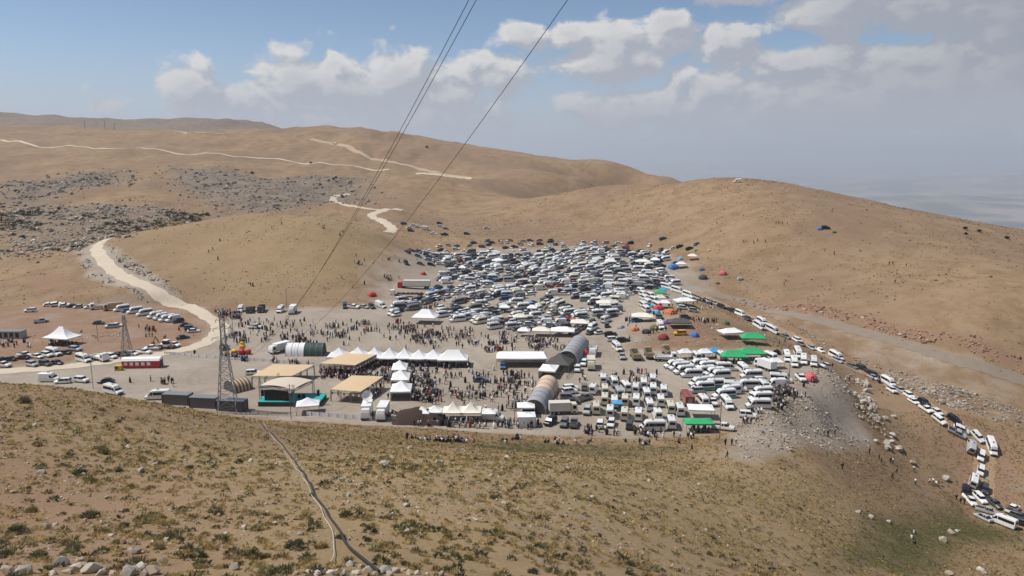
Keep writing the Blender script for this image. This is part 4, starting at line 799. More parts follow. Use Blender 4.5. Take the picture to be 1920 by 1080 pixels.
# nudge apart those that would touch
nearv = [f for f in FLEET if math.hypot(f[3], f[4]) < 345 and 'crowded' not in f[7]]; hl = np.array([{'m': 2.3, 'l': 2.3, 'v': 1.9, 't': 2.8}.get(f[1][0], 1.5) for f in nearv]); pos = np.array([(f[3], f[4]) for f in nearv]); hd_ = np.array([f[6] for f in nearv]); dv = np.c_[np.cos(hd_), np.sin(hd_)]; offs = (-1, -.33, .33, 1)
for it in range(110):
    mv = np.zeros_like(pos)
    for a_ in offs:
        for b_ in offs:
            A_ = pos + dv * (hl * a_)[:, None]; B_ = pos + dv * (hl * b_)[:, None]; df = A_[:, None] - B_[None]; ds = np.sqrt((df ** 2).sum(-1)) + np.eye(len(pos)) * 99
            pen = np.clip(2.15 - ds, 0, None); mv += (df / (ds[..., None] + 1e-6) * pen[..., None]).sum(1) * .16
    pos += np.clip(mv, -.4, .4)
for f, p in zip(nearv, pos): f[3], f[4], f[5] = float(p[0]), float(p[1]), float(H(p[0], p[1]))
STRAG = px_poly([(745,500),(775,470),(860,455),(1000,452),(1120,452),(1245,462),(1290,480),(1270,500),(1200,470),(900,472),(820,500)])
for k in range(900):
    p = rng.uniform(STRAG.min(0), STRAG.max(0)); xy = np.array([(f[3], f[4]) for f in FLEET])
    if not bool(inside(np.array(p[0]), np.array(p[1]), STRAG)) or ((xy - p) ** 2).sum(1).min() < 34 or rng.uniform() < .55: continue
    zz = float(H(p[0], p[1])); px, py = project(p[0], p[1], zz); FLEET.append([px, str(rng.choice(['car_sedan', 'car_suv', 'car_hatch'])), str(rng.choice(CN, p=CWt)), float(p[0]), float(p[1]), zz, rng.uniform(0, 6.28), lot_word(px, py)])
# individuals: all but the farthest past 300 of a kind; parts on those near enough to show them
FLEET.sort(key=lambda f: math.hypot(f[3], f[4]) + (2000 if 'crowded' in f[7] else 0)); cnt = {}; rest = []; chosen = []
for f in FLEET:
    fam = 'car' if f[1].startswith('car') else 'bus' if f[1] in ('minibus', 'livery') else f[1]
    cnt[fam] = cnt.get(fam, 0) + 1; (chosen if cnt[fam] <= 300 else rest).append(f)
same = {}; restk = {(f[1], f[2], f[7]) for f in rest}
for f in chosen: same.setdefault((f[1], f[2], f[7]), []).append(f)
SIDE = 'crowded car park'
for k_, fs in same.items():
    fs.sort(key=lambda f: f[0])
    for q, f in enumerate(fs):
        w_ = f'{f[2]} {WORD[f[1]]}'
        f.append(f'{w_} {f[7]}' if len(fs) == 1 or k_ in restk else f'{w_} {f[7]}, {ORD[q]} from left' if SIDE in f[7] else f'{w_} {f[7]}, {"leftmost" if q == 0 else "rightmost" if q == len(fs) - 1 else ORD[q] + " from the left"}')
FAR_ME = {}
for f in chosen:
    px, key, colour, x, y, z, hd, ctx, label = f; d = math.hypot(x, y); M_ = slope_rot(x, y, hd); nm = NAME.get(key, 'parked_car'); cat = {'mini': 'minibus', 'live': 'minibus', 'van': 'van', 'truc': 'truck', 'car_': 'car'}[key[:4]]
    if key == 'car_pickup': cat = 'pickup'
    grp = 'vehicles ' + ctx; colv = tuple(np.clip(np.array(PAINTS[colour]) * rng.uniform(.9, 1.05), 0, .85)) + (1,)
    if d < 330:
        t = empty(nm, (x, y, z), 0, label, cat, grp); t.rotation_euler = M_.to_euler()
        for n_, me_, mats in proto(key):
            o = bpy.data.objects.new(n_, me_); COL.objects.link(o); o.parent = t
            o.color = ((.62, .58, .50, 1) if colour == 'cream' else (.36, .29, .20, 1) if colour == 'tan' else colv) if 'cargo' in mats else colv
    else:
        kk = (key, colour)
        if kk not in FAR_ME:
            V, Fs, Mx = far_arrays(key); FAR_ME[kk] = fast_mesh(nm, V, Fs, SLOT, Mx, np.repeat([PAINTS[colour]], len(Fs), 0))
        o = link(nm, FAR_ME[kk]); o.location = (x, y, z); o.rotation_euler = M_.to_euler(); tag(o, label, cat, grp)
if rest:
    VV, FF, CC, MM, o_ = [], [], [], [], 0
    for f in rest:
        V, Fs, Mx = far_arrays(f[1]); W = V @ np.array(slope_rot(f[3], f[4], f[6])).T + np.array([f[3], f[4], f[5]])
        VV.append(W); FF.append(Fs + o_); CC.append(np.repeat([PAINTS[f[2]]], len(Fs), 0)); MM.append(Mx); o_ += len(W)
    stuff(link('distant_parked_cars', fast_mesh('distant_parked_cars', np.concatenate(VV), np.concatenate(FF), SLOT, np.concatenate(MM), np.concatenate(CC))), 'mass of parked cars filling the back of the crowded car park', 'parked cars')
print('FLEET', len(FLEET), cnt, 'rest', len(rest))
# ------------------------------------------------------------------ tents, canopies, stage, site furniture
flat_mat('canvas_white', (.80, .80, .80), .75, vary=.05, scale=.6); flat_mat('canvas_cream', (.76, .72, .62), .75, vary=.05, scale=.6); flat_mat('canvas_tan', (.60, .44, .27), .8, vary=.06, scale=.5)
flat_mat('canvas_grey', (.33, .34, .35), .75, vary=.06, scale=.5); flat_mat('canvas_peach', (.62, .46, .33), .75, vary=.06, scale=.5); flat_mat('canvas_dark', (.085, .08, .075), .85, vary=.12, scale=.5); flat_mat('goat_hair', (.045, .026, .018), .95, vary=.25, scale=.5)
flat_mat('canvas_green', (.03, .36, .14), .7, vary=.06, scale=.5); flat_mat('canvas_blue', (.07, .33, .60), .7, vary=.06, scale=.5); flat_mat('deep_green', (.035, .075, .06), .8, vary=.1); flat_mat('cabin_grey', (.105, .105, .108), .6, vary=.08, scale=.4); flat_mat('cabin_roof', (.19, .20, .205), .6, vary=.08, scale=.3)
flat_mat('deck_teal', (.02, .36, .36), .6, vary=.05); flat_mat('screen_black', (.012, .012, .013), .5); flat_mat('red_print', (.48, .03, .035), .6, vary=.06); flat_mat('stage_roof', (.58, .50, .40), .8, vary=.05, scale=.4); flat_mat('pink_flag', (.52, .12, .09), .8); flat_mat('yellow_vinyl', (.72, .42, .02), .5); flat_mat('canvas_brown', (.16, .085, .045), .85)
def part(parent, name, mb, *mats, smooth=False): return link(name, mb.mesh(name, mats, smooth), parent)
BAR = MB(); BAR.cyl((0, 0, 0), (0, 0, 1), 1, None, 6); BAR_ME = {}
def bar(parent, name, p0, p1, r, mat):
    if mat not in BAR_ME: BAR_ME[mat] = BAR.mesh('bar', [mat])
    p0 = Vector(p0); p1 = Vector(p1); o = link(name, BAR_ME[mat], parent); o.location = p0; o.rotation_mode = 'QUATERNION'; o.rotation_quaternion = (p1 - p0).to_track_quat('Z', 'Y'); o.scale = (r, r, (p1 - p0).length); return o
def canopy_roof(w, d, eave, peak, ridge=0.0, val=.35, sag=.25, n=6):
    """peaked cloth roof with a hanging valance; ridge > 0 gives a ridge line along x"""
    mb = MB(); rings = []
    for k in range(n + 1):
        t = k / n; e = (1 - t); z = eave + (peak - eave) * (t - sag * math.sin(math.pi * t) * .5)
        hx = w / 2 * e + ridge / 2 * t; hy = d / 2 * e
        rings.append([(-hx, -hy, z), (0, -hy - .0, z - .05 * e), (hx, -hy, z), (hx, 0, z - .05 * e), (hx, hy, z), (0, hy, z - .05 * e), (-hx, hy, z), (-hx, 0, z - .05 * e)])
    low = [(x, y, z - val) for x, y, z in rings[0]]
    mb.loft([low] + rings, cap=False)
    top = rings[-1]; mb.add(top, [(0, 1, 2, 3, 4, 5, 6, 7)])
    return mb
def tent(name, px, py, w, d, eave, peak, mat, rot, label, cat='tent', ridge=0.0, walls='', group=None, sag=.25):
    g = ground(px, py)
    if not g: return None
    t = empty(name, g, R(rot), label, cat, group); part(t, 'canopy', canopy_roof(w, d, eave, peak, ridge, sag=sag), mat)
    for sx in (-1, 1):
        for sy in (-1, 1): bar(t, 'post', (sx * (w / 2 - .06), sy * (d / 2 - .06), -.3), (sx * (w / 2 - .06), sy * (d / 2 - .06), eave + .02), .045, 'galvanised')
    for wl in walls:
        mb = MB(); nseg = 8; h0 = eave - .2
        a_, b_ = {'b': ((-w / 2 + .08, d / 2 - .1), (w / 2 - .08, d / 2 - .1)), 'f': ((-w / 2 + .08, -d / 2 + .1), (w / 2 - .08, -d / 2 + .1)), 'l': ((-w / 2 + .1, -d / 2 + .12), (-w / 2 + .1, d / 2 - .12)), 'r': ((w / 2 - .1, -d / 2 + .12), (w / 2 - .1, d / 2 - .12))}[wl]
        V = []
        for k in range(nseg + 1):
            f = k / nseg; o = .05 * math.sin(k * 2.4); V += [(a_[0] + (b_[0] - a_[0]) * f + (o if wl in 'lr' else 0), a_[1] + (b_[1] - a_[1]) * f + (o if wl in 'fb' else 0), zz) for zz in (0.02, h0)]
        mb.add(V, [(2 * k, 2 * k + 2, 2 * k + 3, 2 * k + 1) for k in range(nseg)]); part(t, 'side_wall', mb, mat)
    return t
TW = 'canvas_white'
# the long row of white tents across the square
ROW = [(636,684,6.4,5.6,5.0,'at the left end'),(672,684,6.6,6,5.2,'second'),(703,685,5.6,6,5.3,'third'),(731,686,5.6,6,5.3,'fourth'),(759,686,5.2,6,5.2,'fifth'),(786,687,5.2,6,4.9,'sixth'),(813,687,5.2,6,4.9,'seventh'),(850,689,9.2,6.2,5.0,'last and widest')]
for q, (a_, b_, w_, d_, pk, wd) in enumerate(ROW): tent('peaked_tent', a_, b_ - 4, w_, d_, 2.5, pk, TW, 0, f'white peaked tent, {wd} in the long row across the gravel square', ridge=(3.6 if w_ > 8 else 0), walls='b' if q > 1 else '', group='long row of white tents')
for q, (a_, b_, w_) in enumerate(((750,703,4.4),(752,722,5.0),(753,744,5.4))): tent('peaked_tent', a_, b_, w_, 7.0, 2.6, 4.6, TW, 4, f'white tent, {["farthest", "middle", "nearest"][q]} of the three in a line towards the dark brown tent', walls='lr', group='line of three white tents')
tent('marquee', 978, 684, 15.5, 6.5, 2.9, 4.3, TW, 0, 'long white flat-topped marquee standing alone in the centre of the square', 'marquee', ridge=13.5, sag=0, walls='b')
for q, (a_, b_) in enumerate(((850,786),(883,786))): tent('pagoda_tent', a_, b_, 5.0, 5.0, 2.5, 4.7, 'canvas_cream', 0, f'cream pagoda tent with a sharp peak, {["left", "right"][q]} of the pair at the near edge', sag=.6, group='pair of cream pagoda tents')
for q, (a_, b_) in enumerate(((792,787),(815,785))): tent('pop_up_tent', a_, b_, 3.8, 3.4, 2.2, 3.5, TW, 0, f'small white pop-up tent, {["left", "right"][q]} of two in front of the dark brown tent', group='two pop-up tents')
tent('pop_up_tent', 917, 788, 3.4, 3.0, 2.2, 2.9, TW, 0, 'small white pop-up tent beside the white van at the near edge')
tent('pop_up_tent', 986, 778, 4.4, 4.0, 2.6, 3.5, TW, 0, 'white peaked tent at the mouth of the peach and grey tunnel tent', walls='lr')
tent('walled_tent', 987, 797, 4.3, 3.6, 2.7, 3.4, TW, 3, 'white fully walled tent in front of the peach and grey tunnel tent', walls='fblr')
tent('pop_up_tent', 1029, 704, 5.0, 7.0, 2.4, 3.4, TW, -14, 'white tent leaning towards the dark grey tent beside the tunnel', walls='l')
tent('pyramid_tent', 1049, 692, 7.5, 7.0, 2.4, 5.2, 'canvas_dark', -18, 'dark grey pyramid tent at the mouth of the far tunnel tent', walls='fblr', sag=.1)
tent('pop_up_tent', 578, 773, 5.6, 4.4, 2.4, 4.0, TW, 12, 'white pop-up tent beside the teal stage deck')
tent('peaked_tent', 798, 605, 9.5, 7.0, 2.7, 5.4, TW, -8, 'big white twin-peaked tent before the crowded car park', ridge=3.0)
tent('peaked_tent', 118, 645, 10.5, 6.5, 2.8, 6.2, TW, -14, 'white peaked marquee on the bare earth lot at the left', ridge=1.5, sag=.4)
tent('shade_awning', 1313, 782, 6.2, 4.5, 2.6, 3.0, TW, -6, 'white flat awning behind the nearest green canopy', 'awning', ridge=3.0, sag=0)
tent('green_canopy', 1309, 808, 6.6, 4.0, 2.5, 3.1, 'canvas_green', 0, 'green canopy at the near edge of the plateau beside a white pickup', 'canopy', ridge=3.5)
for a_, b_, w_, l_ in ((1375,679,8,'green canopy, left of two along the rocky bank'),(1407,673,8.5,'green canopy with a red curtain, right of two along the rocky bank'),(1411,644,8.2,'green canopy alone on the grass beyond the rocky bank'),(1237,557,4.6,'green canopy at the right of the crowded car park')):
    tent('green_canopy', a_, b_, w_, 5.0, 2.4, 3.9, 'canvas_green', -3, l_, 'canopy', ridge=4.0 if w_ > 5 else 0)
for a_, b_, w_, m_, l_ in ((1284,672,4.2,TW,'white tent left of the white minibus along the rocky bank'),(1320,672,4.6,TW,'white tent right of the white minibus along the rocky bank'),(1338,670,3.8,'canvas_blue','blue tent between a white tent and a bus along the bank'),(1369,632,7.6,TW,'white flat canopy alone on the grass beyond the rocky bank'),(1453,690,4.5,TW,'white awning beside the box truck along the bank'),(1243,552,3.2,'canvas_blue','small blue canopy touching the green one by the car park'),(1238,567,4.2,'canvas_cream','cream canopy below the green one by the car park'),(1246,577,4.5,TW,'white canopy among the camp tents near the green one'),(1283,572,8.0,TW,'long white awning over the camp beside the track'),(1204,602,8.0,'canvas_cream','cream awning stretched over a camp kitchen'),(1135,576,7.5,'canvas_cream','cream sheet stretched between cars in the car park'),(1087,614,7.0,'canvas_cream','cream tarpaulin in front of the car park'),(1055,629,8.5,TW,'long white awning before the car park'),(1015,629,6.5,'canvas_cream','flat cream awning left of a long white one before the car park'),(982,630,4.5,TW,'white pop-up tent left of the flat cream awning'),(975,603,5.5,'canvas_cream','cream tent in the front of the car park'),(998,586,4.2,TW,'white pagoda in the centre of the car park'),(946,585,4.5,TW,'white pop-up left of centre in the car park'),(934,495,7.0,TW,'white sheet tent at the back left of the car park'),(867,509,4.0,TW,'white canopy at the left edge of the car park'),(1230,629,0,None,''),(1145,497,6.0,'canvas_cream','cream sheet in the back right of the car park'),(1205,497,8.0,'canvas_cream','pinkish cream sheet at the far right of the car park'),(1228,494,5.0,TW,'pale sheet at the right back corner of the car park'),(1277,502,5.0,TW,'white sheet tent at the foot of the hill'),(1298,487,5.0,'canvas_cream','cream ridge tent at the foot of the hill'),(1273,613,8.0,'canvas_dark','dark awning beside the yellow car'),(1225,741,3.0,None,'')):
    if m_: tent('canopy', a_, b_, w_, w_ * .7, 2.2, 3.3, m_, rng.uniform(-15, 15), l_, 'canopy', ridge=w_ * .4)
tent('pop_up_tent', 1157, 769, 2.6, 2.4, 2.1, 2.6, 'canvas_blue', 0, 'small blue pop-up canopy between minibuses')
# small camping domes and parasols
attr_mat('dome_cloth', .75, 'object')
DM = MB(); RG = []
for k in range(5):
    ph = k / 4 * math.pi / 2; RG.append([(math.cos(ph) * math.cos(t) * (1 + .08 * math.cos(4 * t)), math.cos(ph) * math.sin(t) * (1 + .08 * math.cos(4 * t)), math.sin(ph) * .85) for t in [i * math.pi / 6 for i in range(12)]])
DM.loft(RG, cap=False); DOME = DM.mesh('dome', ['dome_cloth'])
dm = MB(); dm.add([(-.3, -1.0, .03), (.3, -1.0, .03), (.16, -.80, .62), (-.16, -.80, .62)], [(0, 1, 2, 3)]); FLAP = dm.mesh('door_flap', ['dark_trim'])
TC = {'orange': (.60,.16,.04), 'blue': (.05,.16,.45), 'purple': (.08,.06,.28), 'maroon': (.22,.03,.03), 'olive': (.12,.13,.06), 'red': (.55,.05,.04), 'pink': (.60,.12,.14), 'grey': (.30,.31,.32), 'dark': (.05,.055,.06), 'light blue': (.12,.38,.60), 'yellow': (.65,.48,.05), 'green': (.04,.26,.12)}
for a_, b_, c_, s, wh in ((1212,624,'dark',1.7,'on the bare rise, left of an olive one'),(1191,619,'orange',1.6,'on the bare rise below the camp'),(1250,607,'purple',1.4,'on the bare rise left of the yellow car'),(1302,630,'blue',1.7,'right of the yellow car'),(1244,635,'maroon',2.0,'in front of the yellow car'),(1227,617,'olive',1.9,'on the bare rise beside the white van'),(1164,615,'grey',1.5,'at the left end of the bare rise'),(1263,503,'blue',2.8,'at the right back corner of the car park'),(1276,487,'light blue',1.6,'at the foot of the hill behind a blue one'),(1316,506,'blue',1.6,'alone at the foot of the hill'),(1355,514,'pink',2.2,'alone on the hillside'),(1388,524,'grey',1.7,'far right on the hillside'),(1345,532,'olive',1.2,'low on the hillside beside the track'),(1318,522,'dark',2.4,'dark pair below the pink one'),(1360,608,'olive',1.7,'on the grass left of the queue'),(1272,563,'blue',1.3,'beside the queue near the white awning'),(1235,580,'red',2.2,'in the camp below the cream canopy'),(1258,588,'orange',2.4,'in the camp beside a red one'),(1230,588,'light blue',1.9,'in the camp left of an orange one'),(838,523,'orange',1.5,'on the gravel left of the car park'),(793,514,'red',1.6,'parasol-like on the gravel left of the car park'),(1152,540,'red',1.7,'among minibuses in the car park'),(1062,597,'red',1.5,'among cars in the front of the car park'),(1076,602,'orange',1.6,'among cars right of a red one'),(854,600,'red',1.6,'beside the big white tent'),(907,602,'red',1.4,'in the front of the car park, left of centre'),(1330,470,'yellow',1.0,'on the far slope'),(1305,470,'green',1.0,'on the far slope beside dark cars'),(1537,430,'blue',1.6,'on the crest of the small spur'),(1564,436,'olive',1.2,'right of the blue one on the spur'),(1225,575,'light blue',1.4,'beside the minibus cluster'),(871,525,'blue',1.7,'at the left edge of the car park'),(812,548,'blue',2.0,'behind the long trailer'),(697,554,'red',2.0,'on the gravel left of the trailer'),(1518,711,'pink',2.2,'at the right end of the plateau'),(1093,664,'red',2.0,'beside the far tunnel tent'),(996,570,'blue',1.8,'in the centre of the car park')):
    g = ground(a_, b_)
    if not g: continue
    t = empty('dome_tent', g, rng.uniform(-.8, .8), f'{c_} dome tent {wh}', 'tent', 'small coloured camping tents'); o = link('dome', DOME, t); o.scale = (s, s, s); o.color = TC[c_] + (1,); o = link('door_flap', FLAP, t); o.scale = (s * 1.02, s * 1.03, s)
# arched tunnel tents
def tunnel(name, pa, pb, w, h, cols, label, ribs=7):
    A, B = ground(*pa), ground(*pb); dx, dy = B[0] - A[0], B[1] - A[1]; L = math.hypot(dx, dy); t = empty(name, A, math.atan2(dy, dx), label, 'tent')
    arc = lambda s_: [(math.cos(th) * w / 2 * s_, math.sin(th) ** .8 * h * s_) for th in [math.pi * i / 12 for i in range(13)]]
    n = len(cols)
    for k in range(n):
        mb = MB(); x0, x1 = L * k / n, L * (k + 1) / n - .06; m_ = 5
        mb.loft([[(x0 + (x1 - x0) * j / m_, y_, z_ * (1 - .03 * math.sin(math.pi * j * 2 / m_) ** 2)) for y_, z_ in arc(1)] for j in range(m_ + 1)], closed=False, cap=False); part(t, 'canopy_section', mb, cols[k], smooth=True)
    for k in range(ribs):
        mb = MB(); x = L * k / (ribs - 1); pr = arc(1.004)
        for (y0, z0), (y1, z1) in zip(pr[:-1], pr[1:]): mb.cyl((x, y0, z0), (x, y1, z1), .05, None, 5)
        part(t, 'rib', mb, 'galvanised')
    for x in (.05, L - .05):
        mb = MB(); pr = arc(.98); mb.add([(x, 0, 0)] + [(x, y_, z_) for y_, z_ in pr], [(0, i, i + 1) for i in range(1, 13)]); part(t, 'end_curtain', mb, 'canvas_dark')
    return t
tunnel('tunnel_tent', (1001,776), (1028,727), 5.8, 3.7, ['canvas_grey', 'canvas_grey', 'canvas_peach', 'canvas_peach'], 'arched tunnel tent, grey in front and peach behind')
tunnel('tunnel_tent', (1063,683), (1086,651), 6.4, 4.2, ['canvas_grey'] * 4, 'long grey arched tunnel tent behind the dark pyramid tent')
tunnel('tunnel_tent', (540,664), (608,664), 6.0, 3.8, [TW, TW, 'deep_green', 'deep_green'], 'white and dark green arched tent beside the long tent row')
tunnel('tunnel_tent', (430,734), (462,726), 6.0, 3.0, ['canvas_tan', 'canvas_brown'] * 5, 'striped tan and brown arched tent behind the grey cabins', 11)
# dark goat-hair tent with several poles
A = ground(785, 786); t = empty('goat_hair_tent', A, 0, 'low dark brown goat-hair tent with sloping sides near the front edge', 'tent'); mb = MB(); W_, D_ = 13.0, 9.0; nxs, nys = 14, 8; V = []
for j in range(nys + 1):
    for i in range(nxs + 1):
        u, v = i / nxs * 2 - 1, j / nys * 2 - 1; hh = 3.0 * (1 - abs(u) ** 2.2 * .75) * (1 - abs(v) ** 1.7 * .95) + .15 * math.cos(u * 9); V.append((u * W_ / 2 * (1 - .12 * v * v), v * D_ / 2, max(hh, .05)))
mb.add(V, [(j * (nxs + 1) + i, j * (nxs + 1) + i + 1, (j + 1) * (nxs + 1) + i + 1, (j + 1) * (nxs + 1) + i) for j in range(nys) for i in range(nxs)]); part(t, 'cloth', mb, 'goat_hair', smooth=True)
for i in range(4): bar(t, 'pole', (-4.5 + 3 * i, 0, -.2), (-4.5 + 3 * i, 0, 2.9), .06, 'wood_pole')
# flat tan shade roofs on truss legs, with flag bunting along the near edge
def lattice_leg(parent, x, y, z0, z1, s=.28):
    mb = MB()
    for sx in (-1, 1):
        for sy in (-1, 1): mb.box(x + sx * s / 2 - .03, x + sx * s / 2 + .03, y + sy * s / 2 - .03, y + sy * s / 2 + .03, z0, z1)
    k = z0
    while k < z1 - .5:
        mb.cyl((x - s / 2, y - s / 2, k), (x + s / 2, y - s / 2, k + .5), .02, None, 4); mb.cyl((x + s / 2, y + s / 2, k), (x - s / 2, y + s / 2, k + .5), .02, None, 4); k += .5
    part(parent, 'truss_leg', mb, 'galvanised')
def shade_roof(pxs, z, label, flags=True):
    C4 = [Vector(at_z(a_, b_, z)) for a_, b_ in pxs]; c0 = sum(C4, Vector()) / 4; t = empty('shade_roof', (c0.x, c0.y, 0), 0, label, 'shade roof', 'tan shade roofs before the stage')
    Lc = [p - Vector((c0.x, c0.y, 0)) for p in C4]; mb = MB(); n = 8; V = []
    for j in range(n + 1):
        for i in range(n + 1):
            u, v = i / n, j / n; p = (Lc[0] * (1 - u) + Lc[1] * u) * (1 - v) + (Lc[3] * (1 - u) + Lc[2] * u) * v; V.append((p.x, p.y, z + .25 * math.sin(math.pi * u) * math.sin(math.pi * v) + .35))
    mb.add(V, [(j * (n + 1) + i, j * (n + 1) + i + 1, (j + 1) * (n + 1) + i + 1, (j + 1) * (n + 1) + i) for j in range(n) for i in range(n)]); part(t, 'roof_cloth', mb, 'canvas_tan', smooth=True)
    for i in range(4):
        p, q = Lc[i], Lc[(i + 1) % 4]; bar(t, 'truss_beam', (p.x, p.y, z + .05), (q.x, q.y, z + .05), .09, 'galvanised'); bar(t, 'truss_beam', (p.x, p.y, z - .35), (q.x, q.y, z - .35), .05, 'galvanised'); lattice_leg(t, p.x, p.y, 0, z)
        for f in (.33, .67): m_ = p.lerp(q, f); lattice_leg(t, m_.x, m_.y, 0, z)
    if flags:
        for e in (3, 2):
            p, q = Lc[e], Lc[(e + 1) % 4]; k = int((q - p).length / .8)
            for i in range(k):
                a_ = p.lerp(q, (i + .1) / k); b_ = p.lerp(q, (i + .9) / k); mb = MB(); mb.add([(a_.x, a_.y, z - .4), (b_.x, b_.y, z - .4), (b_.x, b_.y, z - 1.05), (a_.x, a_.y, z - 1.05)], [(0, 1, 2, 3)]); part(t, 'flag', mb, 'pink_flag' if i % 2 else TW)
shade_roof([(600,683),(650,663),(707,666),(666,687)], 3.0, 'tan flat shade roof, farthest from the camera, over a seated crowd')
shade_roof([(472,707),(512,685),(589,686),(547,707)], 3.0, 'tan flat shade roof on the left behind the stage', False)
shade_roof([(620,732),(660,706),(719,708),(676,737)], 3.0, 'tan flat shade roof nearest the camera, right of the stage')
# stage
SC = [Vector(at_z(a_, b_, 4.9)) for a_, b_ in ((487,723),(522,708),(587,713),(550,730))]; c0 = sum(SC, Vector()) / 4; t = empty('stage', (c0.x, c0.y, 0), 0, 'event stage with pale roof, dark screen and teal deck', 'stage'); Lc = [p - Vector((c0.x, c0.y, 0)) for p in SC]
mb = MB(); n = 8; V = []
for j in range(n + 1):
    for i in range(n + 1):
        u, v = i / n, j / n; p = (Lc[0] * (1 - u) + Lc[1] * u) * (1 - v) + (Lc[3] * (1 - u) + Lc[2] * u) * v; V.append((p.x, p.y, 4.9 + .8 * math.sin(math.pi * v) * .6 + .25 * math.sin(math.pi * u)))
mb.add(V, [(j * (n + 1) + i, j * (n + 1) + i + 1, (j + 1) * (n + 1) + i + 1, (j + 1) * (n + 1) + i) for j in range(n) for i in range(n)]); part(t, 'roof_cloth', mb, 'stage_roof', smooth=True)
for i in range(4):
    p, q = Lc[i], Lc[(i + 1) % 4]; lattice_leg(t, p.x, p.y, 0, 6.2, .45)
    for dz in (4.3, 4.8): bar(t, 'truss_beam', (p.x, p.y, dz), (q.x, q.y, dz), .08, 'galvanised')
    for k in range(10): a_ = p.lerp(q, k / 10); b_ = p.lerp(q, (k + 1) / 10); bar(t, 'truss_web', (a_.x, a_.y, 4.3), (b_.x, b_.y, 4.8), .035, 'galvanised')
dx0 = Vector(at_z(484, 762, 0)) - Vector((c0.x, c0.y, 0)); dx1 = Vector(at_z(596, 768, 0)) - Vector((c0.x, c0.y, 0))
mb = MB(); x0, x1, y0, y1 = dx0.x, dx1.x, dx0.y - .2, dx0.y + 7.0; mb.box(x0, x1, y0, y1, 1.15, 1.3); part(t, 'deck', mb, 'deck_teal')
mb = MB(); mb.box(x0 + .06, x1 - .06, y0 + .05, y0 + .12, 0, 1.15); part(t, 'deck_skirt', mb, 'dark_trim')
mb = MB(); mb.box(x1 - .12, x1 - .05, y0 + .12, y1 - .1, 0, 1.15); part(t, 'deck_skirt', mb, 'dark_trim')
for r_ in range(3):
    for k in range(5):
        mb = MB(); xs = x0 + 1.5 + k * 1.25; mb.box(xs, xs + 1.22, y0 + 1.0, y0 + 1.3, 1.35 + r_ * .95, 2.27 + r_ * .95); part(t, 'screen_panel', mb, 'screen_black')
for xs in (x0 + .6, x0 + 8.4, x1 - 1.0):
    mb = MB(); mb.box(xs, xs + .6, y0 + 1.2, y0 + 1.8, 2.4, 4.0); part(t, 'speaker_stack', mb, 'screen_black'); bar(t, 'speaker_cable', (xs + .3, y0 + 1.5, 4.0), (xs + .3, y0 + 1.5, 4.6), .03, 'wire')
for xs in (x0 + 9.5, x0 + 10.6): mb = MB(); mb.box(xs, xs + .7, y0 + 3, y0 + 3.6, 1.3, 2.3); part(t, 'monitor_box', mb, 'screen_black')
# office cabins in a row, nearest the slope
for q in range(3):
    A = ground(334 + q * 51, 757 + q * 6); t = empty('site_cabin', (A[0], A[1], 0), R(-7), f'dark grey flat-roofed site cabin, {["left", "middle", "right"][q]} of three in a row', 'cabin', 'row of site cabins'); L2 = 3.55
    mb = MB(); mb.box(-L2, L2, -1.3, 1.3, .15, 2.75); part(t, 'wall', mb, 'cabin_grey'); mb = MB(); mb.box(-L2 - .06, L2 + .06, -1.4, 1.4, 2.752, 2.92); part(t, 'roof', mb, 'cabin_roof')
    for sx in (-1, 1):
        for sy in (-1, 1): mb = MB(); mb.box(sx * L2 - .08, sx * L2 + .08, sy * 1.3 - .08, sy * 1.3 + .08, .0, 2.751); part(t, 'corner_post', mb, 'dark_trim')
    for k in range(5): mb = MB(); xs = -L2 + .25 + k * 1.4; mb.box(xs, xs + 1.32, -1.325, -1.302, .25, 2.65); part(t, 'wall_panel', mb, 'cabin_grey')
    mb = MB(); mb.box(-.45, .45, 1.302, 1.34, .2, 2.2); d_ = part(t, 'door', mb, 'cabin_roof'); mb = MB(); mb.box(.28, .38, 1.341, 1.39, 1.05, 1.15); part(d_, 'handle', mb, 'steel')
A = ground(14, 633); t = empty('field_hut', A, 0, 'low grey hut at the left edge of the photo', 'hut'); mb = MB(); mb.box(-6.5, 6, -1.6, 1.6, 0, 2.5); part(t, 'wall', mb, 'canvas_grey'); mb = MB(); mb.box(-6.7, 6.2, -1.9, 1.8, 2.502, 2.66); part(t, 'roof', mb, 'cabin_roof')
for k in range(6): mb = MB(); mb.box(-6 + k * 2, -4.8 + k * 2, -1.63, -1.602, .4, 2.1); part(t, 'opening', mb, 'screen_black')
# red information stand with a white curved roof
A = ground(268, 688); t = empty('exhibition_stand', A, R(3), 'red exhibition stand with a white roof beside the pale road', 'stand'); mb = MB(); mb.box(-5.6, 5.6, -1.5, 1.5, .1, 2.3); part(t, 'wall', mb, 'red_print')
mb = MB(); mb.loft([[(x, -1.65, 2.3), (x, -1.2, 2.95), (x, 0, 3.2), (x, 1.2, 2.95), (x, 1.65, 2.3)] for x in (-5.7, -2, 2, 5.7)]); part(t, 'roof', mb, TW)
for k in range(5): mb = MB(); mb.box(-4.9 + k * 1.7, -3.9 + k * 1.7, -1.53, -1.502, .9, 1.9); part(t, 'lettering_panel', mb, TW)
mb = MB(); mb.box(5.602, 5.64, -1.0, 1.0, .3, 2.1); part(t, 'end_panel', mb, 'canvas_dark')
A = ground(223, 694); t = empty('generator', A, 0, 'yellow generator on the ground beside the red stand', 'generator'); mb = MB(); mb.box(-1, 1, -.6, .6, .2, 1.5); part(t, 'housing', mb, 'yellow_vinyl'); mb = MB(); mb.box(-1.05, 1.05, -.65, .65, 0, .2); part(t, 'skid', mb, 'dark_trim'); mb = MB(); mb.box(-.8, .2, -.62, -.601, .5, 1.2); part(t, 'grille', mb, 'dark_trim')
